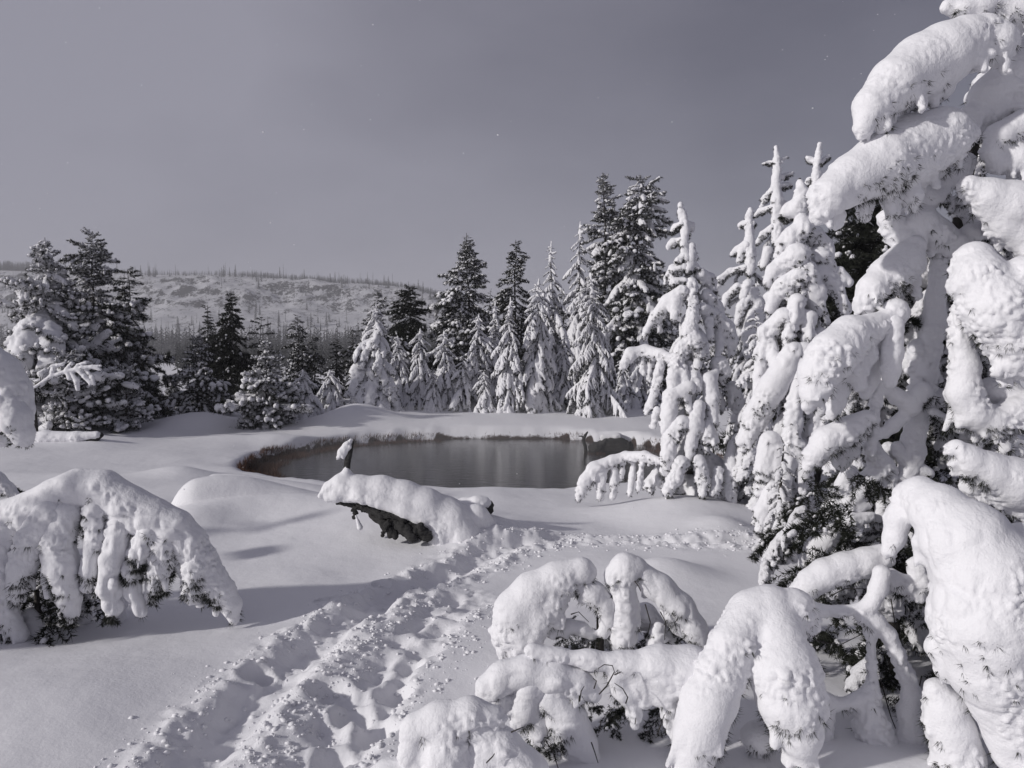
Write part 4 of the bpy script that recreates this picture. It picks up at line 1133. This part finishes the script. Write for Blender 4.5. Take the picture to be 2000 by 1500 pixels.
for i, ch in enumerate([[(690, 988, -.02, 5), (694, 1002, -.08, 4), (690, 1012, -.1, 2)], [(700, 990, -.06, 5), (745, 1006, -.14, 7), (790, 1012, -.16, 8)], [(728, 1004, -.05, 6), (748, 1022, -.14, 7), (770, 1044, -.18, 9)],
                        [(765, 1014, -.1, 9), (788, 1032, -.2, 10), (806, 1050, -.24, 11)], [(795, 1022, -.12, 10), (820, 1034, -.2, 11), (836, 1048, -.22, 9)], [(758, 1020, -.2, 4), (752, 1034, -.2, 3), (748, 1044, -.2, 3)]]):
    V, Q, N = snow_shape(wood_caps([ch]), 0.009, 0.02, 0.018, 0.07, 0.008, 0.03, 1.0, i * 3.1)
    link('root', mesh_np('root', V, Q, [M_WOOD]), LOG)
V, F = tube2(ptsd([(676, 935, 0), (679, 905, 0), (682, 885, 0), (690, 862, 0)]), [0.035, 0.028, 0.034, 0.012], 8, 0.15, rng)
link('snag', mesh_np('snag', V, F, [M_WOOD]), LOG)
traced(LOG, [[(628, 968, 7, -.05), (645, 955, 14), (668, 948, 22), (700, 955, 26), (745, 958, 28), (790, 972, 32), (830, 990, 36), (870, 1008, 38, .05), (905, 1020, 34, .1)],
             [(640, 975, 7, -.06), (655, 970, 10, -.06), (680, 972, 9, -.06)], [(678, 905, 4), (677, 925, 7), (674, 942, 14)],
             [(700, 968, 14, -.12), (740, 978, 14, -.12), (790, 996, 15, -.14), (825, 1012, 16, -.14)], [(848, 1010, 28, -.05), (858, 1040, 26, -.08), (862, 1066, 26, -.1)], [(885, 1020, 36, -.02), (905, 1050, 36, -.02), (900, 1070, 30, -.05)], [(930, 1010, 26, .1), (950, 1035, 24, .15)]],
       DL, name='snow_cap', seed=500, vs=0.013, k=0.05, a1=0.008, w1=0.09, a2=0.004, hangp=0.12, needles=0, limb=False, mat=M_BOUGH_SNOW, top=0.1, zr=(0.3, .7))
traced(LOG, [[(686, 860, 4), (678, 872, 9), (668, 884, 9), (660, 894, 4)], [(674, 880, 9), (672, 892, 5)]], DL, name='snow_lump', seed=501, vs=0.009, k=0.02, a1=0.004, needles=0, limb=False, hangp=0)
traced(LOG, [[(695, 1008, 2), (699, 1018, 3), (703, 1030, 6)]], DL - .1, name='snow_crumb', seed=502, vs=0.008, k=0.015, a1=0.002, needles=0, limb=False, hangp=0)
# the second knot of wood at the drift's right end
kg = P(940, 1005, 8.6)
KN = thing('tree_stub', (kg[0], kg[1], gh(kg[0], kg[1])), 'snow-capped stub of dark wood at the right end of the drift', 'stump')
kz = np.array(KN.location)
V, F = tube2([P(a, b, 8.6 + c) - kz for a, b, c in [(905, 1015, .2), (925, 1002, .08), (945, 992, -.02), (953, 985, -.05)]], [0.105, 0.10, 0.10, 0.085], 12, 0.1, rng)
link('stub', mesh_np('stub', V, F, [M_WOOD]), KN)
traced(KN, [[(880, 1008, 26, .15), (910, 996, 24, .1), (935, 986, 18), (948, 982, 11)]], 8.55, name='snow_cap', seed=505, vs=0.013, k=0.04, a1=0.006, needles=0, limb=False, hangp=0.05, mat=M_BOUGH_SNOW, top=0.1)
# buried log at the left, dark wood showing under its snow
bg = P(140, 858, 17.0)
BL = thing('buried_log', (bg[0], bg[1], gh(bg[0], bg[1])), 'long snow-covered log lying below the left-edge pines', 'log')
bz = np.array(BL.location)
V, F = tube2([P(a, b, 17.0) - bz for a, b in [(60, 853), (100, 862), (150, 862), (185, 855), (200, 848)]], [0.10, 0.11, 0.11, 0.10, 0.05], 10, 0.1, rng)
link('trunk', mesh_np('trunk', V, F, [M_WOOD]), BL)
traced(BL, [[(30, 858, 12), (90, 854, 13), (150, 854, 11), (190, 849, 7)]], 16.95, name='snow_cap', seed=507, vs=0.03, k=0.08, a1=0.01, needles=0, limb=False, hangp=0.0)
# bent white sapling lying over the low pine
wg = P(75, 800, 17.8)
WS = thing('bent_sapling', (wg[0], wg[1], gh(wg[0], wg[1])), 'bent sapling coated white, arching to the right across the low pine', 'tree')
wz = np.array(WS.location)
V, F = tube2([np.array([-0.1, 0.1, -0.2])] + [P(a, b, 17.8) - wz for a, b in [(66, 765), (70, 750), (110, 730), (150, 718), (198, 715)]], [0.04, 0.035, 0.03, 0.025, 0.018, 0.008], 7, 0.05, rng)
link('stem', mesh_np('stem', V, F, [M_BARK]), WS)
traced(WS, [[(66, 757, 3), (100, 735, 3.5), (130, 725, 4), (160, 719, 5), (198, 714, 2)], [(140, 728, 3), (150, 745, 5), (152, 760, 4)], [(165, 720, 3), (180, 736, 4), (184, 750, 3)], [(150, 712, 2), (168, 708, 3)], [(102, 730, 4), (104, 715, 4), (124, 711, 3)], [(130, 722, 4), (136, 738, 5)], [(150, 718, 5), (165, 735, 5), (178, 748, 5)], [(180, 716, 4), (196, 722, 3)], [(128, 722, 3), (140, 710, 4)]],
       17.75, name='snow_coat', seed=510, vs=0.02, k=0.02, a1=0.008, needles=60, nw=0.006, limb=False, hangp=0.2)

# ------------------------------------------------------------------ pool edge: snag, mossy mound, grass
sg = P(1146, 872, 18.6)
SN = thing('snag', (sg[0], sg[1], 0.0), 'small forked dark snag standing at the far pool edge', 'snag')
sz = np.array(SN.location)
V, F = tube2([np.array([0, 0, -0.2])] + [P(a, b, 18.6) - sz for a, b in [(1143, 872), (1139, 860), (1143, 850), (1148, 843)]], [0.05, 0.045, 0.04, 0.035, 0.015], 7, 0.12, rng)
link('trunk', mesh_np('trunk', V, F, [M_WOOD]), SN)
V, F = tube2([P(a, b, 18.6) - sz for a, b in [(1141, 856), (1136, 852), (1130, 852)]], [0.028, 0.022, 0.012], 6, 0.1, rng)
link('branch', mesh_np('branch', V, F, [M_WOOD]), SN)
mg = P(1195, 880, 19.0)
MB = thing('stump', (mg[0], mg[1], 0.0), 'dark rotten stump with a snow cap at the right end of the pool', 'stump')
caps = [((-0.35, 0, 0.0), 0.2, (0.3, 0.05, 0.02), 0.22), ((-0.1, 0, 0.15), 0.18, (0.15, 0, 0.16), 0.17)]
V, Q, N = snow_shape(caps, 0.03, 0.08, 0.03, 0.12, 0.015, 0.05, 1.0, 3.3)
link('wood', mesh_np('wood', V, Q, [M_WOOD]), MB)
V, Q, N = snow_shape([((-0.2, 0, 0.30), 0.09, (0.15, 0, 0.31), 0.10), ((0.1, 0.05, 0.3), 0.1, (0.4, 0.1, 0.24), 0.07)], 0.03, 0.08, 0.01, 0.12, 0, 0.05, 0.4, 4.3)
link('snow_cap', mesh_np('snow_cap', V, Q, [M_BOUGH_SNOW]), MB)

def grass_mat():
    m, n, l, b = new_mat('dead_grass')
    g = n.new('ShaderNodeNewGeometry')
    cr = n.new('ShaderNodeValToRGB')
    e = cr.color_ramp.elements
    e[0].color = (0.030, 0.011, 0.005, 1); e[1].color = (0.13, 0.052, 0.022, 1)
    k = e.new(0.5); k.color = (0.055, 0.021, 0.010, 1)
    l.new(g.outputs['Random Per Island'], cr.inputs[0]); l.new(cr.outputs[0], b.inputs['Base Color'])
    b.inputs['Roughness'].default_value = 0.8
    return m
rng = np.random.RandomState(21)
n_try = 90000
a = rng.rand(n_try) * 2 * math.pi
e_ = 0.90 + 0.22 * rng.rand(n_try)
c, s = np.cos(a), np.sin(a)
k_ = e_ / (np.abs(c) ** 2.3 + np.abs(s) ** 2.3) ** (1 / 2.3)
xs, ys = POOL_C[0] + c * k_ * POOL_R[0], POOL_C[1] + s * k_ * POOL_R[1]
# denser on the west end, the far side and the marshy east end
dens = 0.10 + 1.6 * np.clip(-c - 0.25, 0, 1) ** 0.7 - 0.07 * np.clip(s, 0, 1) + 0.9 * np.clip(c - 0.1, 0, 1)
dens *= np.clip(0.6 + 1.3 * n2(xs, ys, 0.8, 2, 11.0), 0.05, 1.2)
ee = pool_e(xs, ys)
zz = ground_h(xs, ys)
ok = (rng.rand(n_try) < dens) & (zz < 0.17) & (ee > 0.9)
xs, ys, zz, cc = xs[ok], ys[ok], zz[ok], c[ok]
# reeds in the shallow east end
m2 = 16000
xe = POOL_C[0] + rng.uniform(0.45, 1.02, m2) * POOL_R[0]; ye = POOL_C[1] + rng.uniform(-0.6, 0.8, m2) * POOL_R[1]
ke = (pool_e(xe, ye) < 1.05) & (n2(xe, ye, 0.9, 2, 14.0) + (xe - POOL_C[0]) / POOL_R[0] * 1.3 - 0.95 > 0) & (n2(xe, ye, 0.25, 1, 3.0) > -0.15)
xs, ys = np.concatenate([xs, xe[ke]]), np.concatenate([ys, ye[ke]])
zz = np.concatenate([np.maximum(zz, -0.05), np.full(ke.sum(), -0.03)])
B = np.stack([xs, ys, zz - 0.02], 1)
Dv = np.tile(np.array([[0, 0, 1.0]]), (len(B), 1)) + np.stack([(POOL_C[0] - xs) * 0.03, (POOL_C[1] - ys) * 0.03, np.zeros(len(xs))], 1)
V, F = blades(B, Dv * 1.0, np.where(np.concatenate([cc, np.ones(ke.sum())]) < -0.3, 0.14, 0.10)[:, None], 0.006, 0.35, rng)
link('dead_grass', mesh_np('dead_grass', V, F, [grass_mat()], smooth=False), kind='stuff')

# ------------------------------------------------------------------ loose snow: crumbs along the trail, a few flakes in the air
ICO_V = []
for s1 in (-1, 1):
    for s2 in (-1.618, 1.618):
        ICO_V += [(0, s1, s2), (s1, s2, 0), (s2, 0, s1)]
ICO_V = np.array(ICO_V) / 1.902
ICO_F = np.array([(i, j, k) for i in range(12) for j in range(i + 1, 12) for k in range(j + 1, 12)
                  if all(abs(np.linalg.norm(ICO_V[a] - ICO_V[b]) - 1.0515) < 0.01 for a, b in ((i, j), (j, k), (i, k)))])
for q in ICO_F:
    if np.dot(np.cross(ICO_V[q[1]] - ICO_V[q[0]], ICO_V[q[2]] - ICO_V[q[0]]), ICO_V[q[0]]) < 0: q[1], q[2] = q[2], q[1]
def crumb_mesh(seed):
    r = np.random.RandomState(seed)
    return ICO_V * r.uniform(0.6, 1.25, (12, 1)) * np.array([1.2, 0.9, 0.8]), ICO_F
CR = [crumb_mesh(i) for i in range(6)]
g = Geo(); rng = np.random.RandomState(33)
segs = np.array(TRAIL); nC = 4200
for i in range(nC):
    tr = TRAIL if rng.rand() < 0.68 else TRACK
    j = rng.randint(0, len(tr) - 1); f = rng.rand()
    p = tr[j] * (1 - f) + tr[j + 1] * f
    v = tr[j + 1] - tr[j]; v = v / np.hypot(*v); nrm = np.array([-v[1], v[0]])
    w = rng.choice([-1, 1]) * (0.17 + abs(rng.normal(0, 0.15))) if rng.rand() < 0.75 else rng.normal(0, 0.2)
    q = p + nrm * w
    if q[1] < 3.2 or q[1] > 12: continue
    s = 0.004 + 0.019 * rng.rand() ** 4
    V, Q = CR[rng.randint(6)]
    a = rng.rand() * 6.28; R = np.array([[math.cos(a), -math.sin(a), 0], [math.sin(a), math.cos(a), 0], [0, 0, 0.8]])
    g.add(V @ R.T * s + np.array([q[0], q[1], 0.0]) , Q, 0)
VV = [v for v in g.V]
ctr = np.array([[v[:, 0].mean(), v[:, 1].mean()] for v in VV])
hz = ground_h(ctr[:, 0], ctr[:, 1])
for v, h_ in zip(VV, hz): v[:, 2] += h_ + 0.001
link('snow_crumbs', g.mesh('snow_crumbs', [M_GROUND_SNOW]), kind='stuff')

m, n_, l_, b_ = new_mat('snowflake')
b_.inputs['Base Color'].default_value = (0.85, 0.85, 0.88, 1)
g = Geo()
for i in range(420):
    d = rng.uniform(4, 18)
    p = P(rng.uniform(-200, 2200), rng.uniform(0, 1400), d)
    if p[2] < gh(p[0], p[1]) + 0.1: continue
    V, Q = CR[i % 6]
    g.add(V * (0.0022 + 0.003 * rng.rand()) + p, Q, 0)
link('falling_snow', g.mesh('falling_snow', [m]), kind='stuff')

# ------------------------------------------------------------------ the hill across the valley, with woods
def hill_h(x, y):
    px = 1000 + x / 600.0 * FPX
    top_py = np.interp(px, [-900, -200, 0, 270, 450, 600, 700, 800, 870, 1000, 1150, 1500], [505, 512, 517, 524, 526, 534, 540, 552, 572, 625, 668, 684])
    Zt = (690 - top_py) / FPX * 600 + CAM_Z
    w = 9 * n2(x, y, 120, 3, 3.0)
    # gullies and spurs
    yy = y + w + 6 * n2(x, y, 40, 3, 8.0)
    foot, mid, cl0, cl1 = 410, 500, 560, 596
    p = np.interp(yy, [360, foot, mid, cl0, cl1, 640, 1000], [0, 0.02, 0.22, 0.55, 0.90, 1.0, 1.0])
    cliff = sstep(560, 575, yy) * (1 - sstep(590, 615, yy))
    z = Zt * p + cliff * 2.0 * n2(x, y, 9, 3, 1.0) + sstep(380, 480, yy) * (1 - sstep(600, 640, yy)) * 2.2 * n2(x, y, 22, 3, 2.0)
    return z - 0.6
hx = np.linspace(-900, 330, 420); hy = np.concatenate([np.linspace(350, 540, 60), np.linspace(543, 630, 60), np.linspace(640, 950, 14)])
HX, HY = np.meshgrid(hx, hy, indexing='ij'); HZ = hill_h(HX, HY)
nh, mh = HX.shape
ii, jj = np.meshgrid(np.arange(nh - 1), np.arange(mh - 1), indexing='ij'); q0 = (ii * mh + jj).ravel()
def hill_mat():
    m, n, l, b = new_mat('hill_snow_and_rock')
    tc = n.new('ShaderNodeTexCoord'); gm = n.new('ShaderNodeNewGeometry')
    sp = n.new('ShaderNodeSeparateXYZ'); l.new(gm.outputs['Normal'], sp.inputs[0])
    t = noise_node(n, l, 0.13, 8, 0.75, tc.outputs['Object'])
    t2 = noise_node(n, l, 0.45, 6, 0.8, tc.outputs['Object'])
    a = n.new('ShaderNodeMath'); a.operation = 'MULTIPLY_ADD'; a.inputs[1].default_value = 1.0
    sz_ = n.new('ShaderNodeMath'); sz_.operation = 'MULTIPLY_ADD'; sz_.inputs[1].default_value = 0.55; sz_.inputs[2].default_value = 0.40
    l.new(sp.outputs['Z'], sz_.inputs[0])
    l.new(t.outputs[0], a.inputs[0]); l.new(sz_.outputs[0], a.inputs[2])
    a2 = n.new('ShaderNodeMath'); a2.operation = 'MULTIPLY_ADD'; a2.inputs[1].default_value = 0.9
    l.new(t2.outputs[0], a2.inputs[0]); l.new(a.outputs[0], a2.inputs[2])
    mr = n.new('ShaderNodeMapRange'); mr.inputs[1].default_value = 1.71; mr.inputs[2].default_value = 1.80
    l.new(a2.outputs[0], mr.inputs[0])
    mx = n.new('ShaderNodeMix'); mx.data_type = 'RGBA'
    mx.inputs[6].default_value = (0.03, 0.03, 0.031, 1); mx.inputs[7].default_value = (0.52, 0.52, 0.55, 1)  # snow tone darkened to stand in for cloud shade, and for sparse grey brush
    l.new(mr.outputs[0], mx.inputs[0]); l.new(mx.outputs[2], b.inputs['Base Color'])
    b.inputs['Roughness'].default_value = 0.9
    l.new(bump(n, l, t2.outputs[0], 0.8, 1.5), b.inputs['Normal'])
    return m
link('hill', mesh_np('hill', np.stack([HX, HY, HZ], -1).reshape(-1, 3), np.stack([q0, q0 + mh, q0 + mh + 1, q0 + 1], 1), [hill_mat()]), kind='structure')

def far_conifer(seed, dead=False, nbr=None):
    """a distant conifer about 10 m tall: trunk and ragged tiers"""
    r = np.random.RandomState(seed); g = Geo()
    H = 1.0
    V, F = tube2([(0, 0, -0.06), (0, 0, 0.5), (0, 0, 1.0)], [0.016, 0.01, 0.003], 5, 0, r)
    for f in F: g.add(V, f, 0)
    nb = nbr or (16 if dead else 46)
    for i in range(nb):
        u = 0.08 + 0.9 * i / nb
        L = (0.17 if not dead else 0.07) * (1.55 if nbr else 1) * (1 - u) ** 0.8 * r.uniform(0.6, 1.3) + 0.012
        a = i * 2.4 + r.rand()
        d = np.array([math.cos(a), math.sin(a), -0.35])
        p = np.array([0, 0, u]); sd_ = np.array([-d[1], d[0], 0]) * L * 0.33
        tip = p + d * L
        V = np.array([p, p + d * L * .6 + sd_, tip, p + d * L * .6 - sd_, p + np.array([0, 0, 0.035]) + d * L * .3])
        g.add(V, np.array([(0, 1, 4), (1, 2, 4), (2, 3, 4), (3, 0, 4)]), 0)
    return g
def far_mat(name, c):
    m, n, l, b = new_mat(name)
    oi = n.new('ShaderNodeObjectInfo')
    cr = n.new('ShaderNodeValToRGB')
    cr.color_ramp.elements[0].color = (*c, 1); cr.color_ramp.elements[1].color = (c[0] * 2.2, c[1] * 2.2, c[2] * 2.2, 1)
    l.new(oi.outputs['Random'], cr.inputs[0]); l.new(cr.outputs[0], b.inputs['Base Color'])
    b.inputs['Roughness'].default_value = 0.9
    return m
M_FAR = far_mat('far_conifer', (0.032, 0.033, 0.034))
FC = [far_conifer(700 + i) for i in range(5)] + [far_conifer(720 + i, True) for i in range(3)]
FL = [far_conifer(740 + i, False, 17) for i in range(5)] + [far_conifer(760 + i, True, 7) for i in range(3)]
FCM = [g.mesh('far_conifer', [M_FAR], False) for g in FC]
rng = np.random.RandomState(41)
cnt = 0
while cnt < 260:
    if cnt < 110:       # skyline and cliff
        px = rng.uniform(0, 870); y = rng.uniform(575, 640)
    else:
        px = rng.uniform(0, 870); y = rng.uniform(430, 580)
    x = (px - 1000) / FPX * y
    z = float(hill_h(np.array([x]), np.array([y]))[0])
    if n2(np.array([x]), np.array([y]), 60, 2, 9.0)[0] + rng.normal(0, 0.35) < 0.0: continue
    k = rng.randint(8)
    o = link('hill_pine' if k < 5 else 'bare_hill_pine', FCM[k], None, (x, y, z - 0.2))
    tag(o, 'small far pine scattered on the snowy hillside' if k < 5 else 'thin bare far pine scattered on the snowy hillside', 'tree', 'pines scattered on the far hillside')
    s = rng.uniform(4.5, 10.5) * (1.15 if k >= 5 else 1)
    o.scale = (s, s, s); o.rotation_euler = (0, 0, rng.rand() * 6.28)
    cnt += 1
# the dense woods: belt at the hill's foot, fringe along the plateau
g = Geo()
def put(k, x, y, z, s):
    a = rng.rand() * 6.28; R = np.array([[math.cos(a), -math.sin(a), 0], [math.sin(a), math.cos(a), 0], [0, 0, 1]])
    G_ = FL[k]
    off = 0
    V = np.concatenate(G_.V) @ R.T * s + np.array([x, y, z]); 
    Fs = G_.F
    if not hasattr(G_, 'tri'):
        T = []
        for f in Fs:
            if f.shape[1] == 4: T += [f[:, :3], f[:, [0, 2, 3]]]
            else: T.append(f)
        G_.tri = np.concatenate(T)
    g.add(V, G_.tri, 0)
n_b = 0
while n_b < 2700:
    y = rng.uniform(62, 300) if n_b > 1300 else rng.uniform(290, 470); px = rng.uniform(-250, 1000)
    x = (px - 1000) / FPX * y
    if y > 430 and n2(np.array([x]), np.array([y]), 50, 2, 19.0)[0] < 0.15 + (y - 430) / 80: continue
    if px < 60 and rng.rand() < 0.75: continue
    if y < 290 and (px < 345 or rng.rand() < 0.35): continue
    z = float(hill_h(np.array([x]), np.array([y]))[0]) if y > 352 else 0.0
    put(rng.randint(6), x, y, max(z, -0.3), rng.uniform(0.65, 1.15) * (1.5 + y * 0.018) if y < 290 else rng.uniform(8, 14)); n_b += 1
for i in range(3600):
    px = rng.uniform(-300, 900); y = rng.uniform(600, 680) if i < 1800 else rng.uniform(500, 610)
    if i >= 1800 and n2(np.array([(px - 1000) / FPX * y]), np.array([y]), 45, 2, 9.0)[0] < 0.1: continue; x = (px - 1000) / FPX * y
    z = float(hill_h(np.array([x]), np.array([y]))[0])
    put(rng.randint(8), x, y, z - 0.3, rng.uniform(2.2, 5.5))
for i in range(3000):
    px = rng.uniform(-100, 880) if i < 2600 else rng.uniform(-300, 90); y = rng.uniform(622, 652); x = (px - 1000) / FPX * y
    if i < 2600 and 280 < px < 470 and rng.rand() < 0.6: continue
    z = float(hill_h(np.array([x]), np.array([y]))[0])
    put(rng.randint(6), x, y, z - 0.3, rng.uniform(2.2, 4.6) * (1.9 if px < 90 else 1.0))
link('distant_woods', g.mesh('distant_woods', [M_FAR], False), kind='stuff')

# ------------------------------------------------------------------ air
def vol_box(name, lo, hi, dens, col, aniso=0.0):
    V = np.array([(x, y, z) for x in (lo[0], hi[0]) for y in (lo[1], hi[1]) for z in (lo[2], hi[2])], float)
    F = np.array([(0, 1, 3, 2), (4, 6, 7, 5), (0, 4, 5, 1), (2, 3, 7, 6), (0, 2, 6, 4), (1, 5, 7, 3)])
    m = bpy.data.materials.new(name); m.use_nodes = True
    nt = m.node_tree; nt.nodes.clear()
    o = nt.nodes.new('ShaderNodeOutputMaterial'); v = nt.nodes.new('ShaderNodeVolumePrincipled')
    v.inputs['Color'].default_value = (*col, 1); v.inputs['Density'].default_value = dens; v.inputs['Anisotropy'].default_value = aniso
    nt.links.new(v.outputs[0], o.inputs['Volume'])
    return link(name, mesh_np(name, V, F, [m], smooth=False), kind='stuff')
vol_box('haze', (-1420, -230, -3.5), (1420, 1420, 84), 0.0006, (0.86, 0.86, 0.90))

def steam_mesh():
    n1, n2_ = 48, 12
    V = [(0, 0, -1.0)]
    for j in range(1, n2_):
        t = -math.pi / 2 + math.pi * j / n2_
        for i in range(n1):
            a = 2 * math.pi * i / n1
            w = 1 + 0.12 * math.sin(3 * a + 1) + 0.08 * math.sin(7 * a)
            V.append((math.cos(t) * math.cos(a) * w, math.cos(t) * math.sin(a) * w, math.sin(t)))
    V.append((0, 0, 1.0))
    V = np.array(V) * np.array([5.6, 5.0, 0.85]) + np.array([-0.2, 17.8, 0.30])
    F3 = [(0, 1 + (i + 1) % n1, 1 + i) for i in range(n1)]
    o = 1 + (n2_ - 2) * n1; top = len(V) - 1
    F3 += [(top, o + i, o + (i + 1) % n1) for i in range(n1)]
    F4 = [(1 + (j - 1) * n1 + i, 1 + (j - 1) * n1 + (i + 1) % n1, 1 + j * n1 + (i + 1) % n1, 1 + j * n1 + i) for j in range(1, n2_ - 1) for i in range(n1)]
    return V, [np.array(F3), np.array(F4)]
V, F = steam_mesh()
m = bpy.data.materials.new('steam'); m.use_nodes = True
nt = m.node_tree; nt.nodes.clear()
o = nt.nodes.new('ShaderNodeOutputMaterial'); v = nt.nodes.new('ShaderNodeVolumePrincipled')
v.inputs['Color'].default_value = (0.92, 0.92, 0.94, 1); v.inputs['Density'].default_value = 0.022
nt.links.new(v.outputs[0], o.inputs['Volume'])
link('steam', mesh_np('steam', V, F, [m]), kind='stuff')
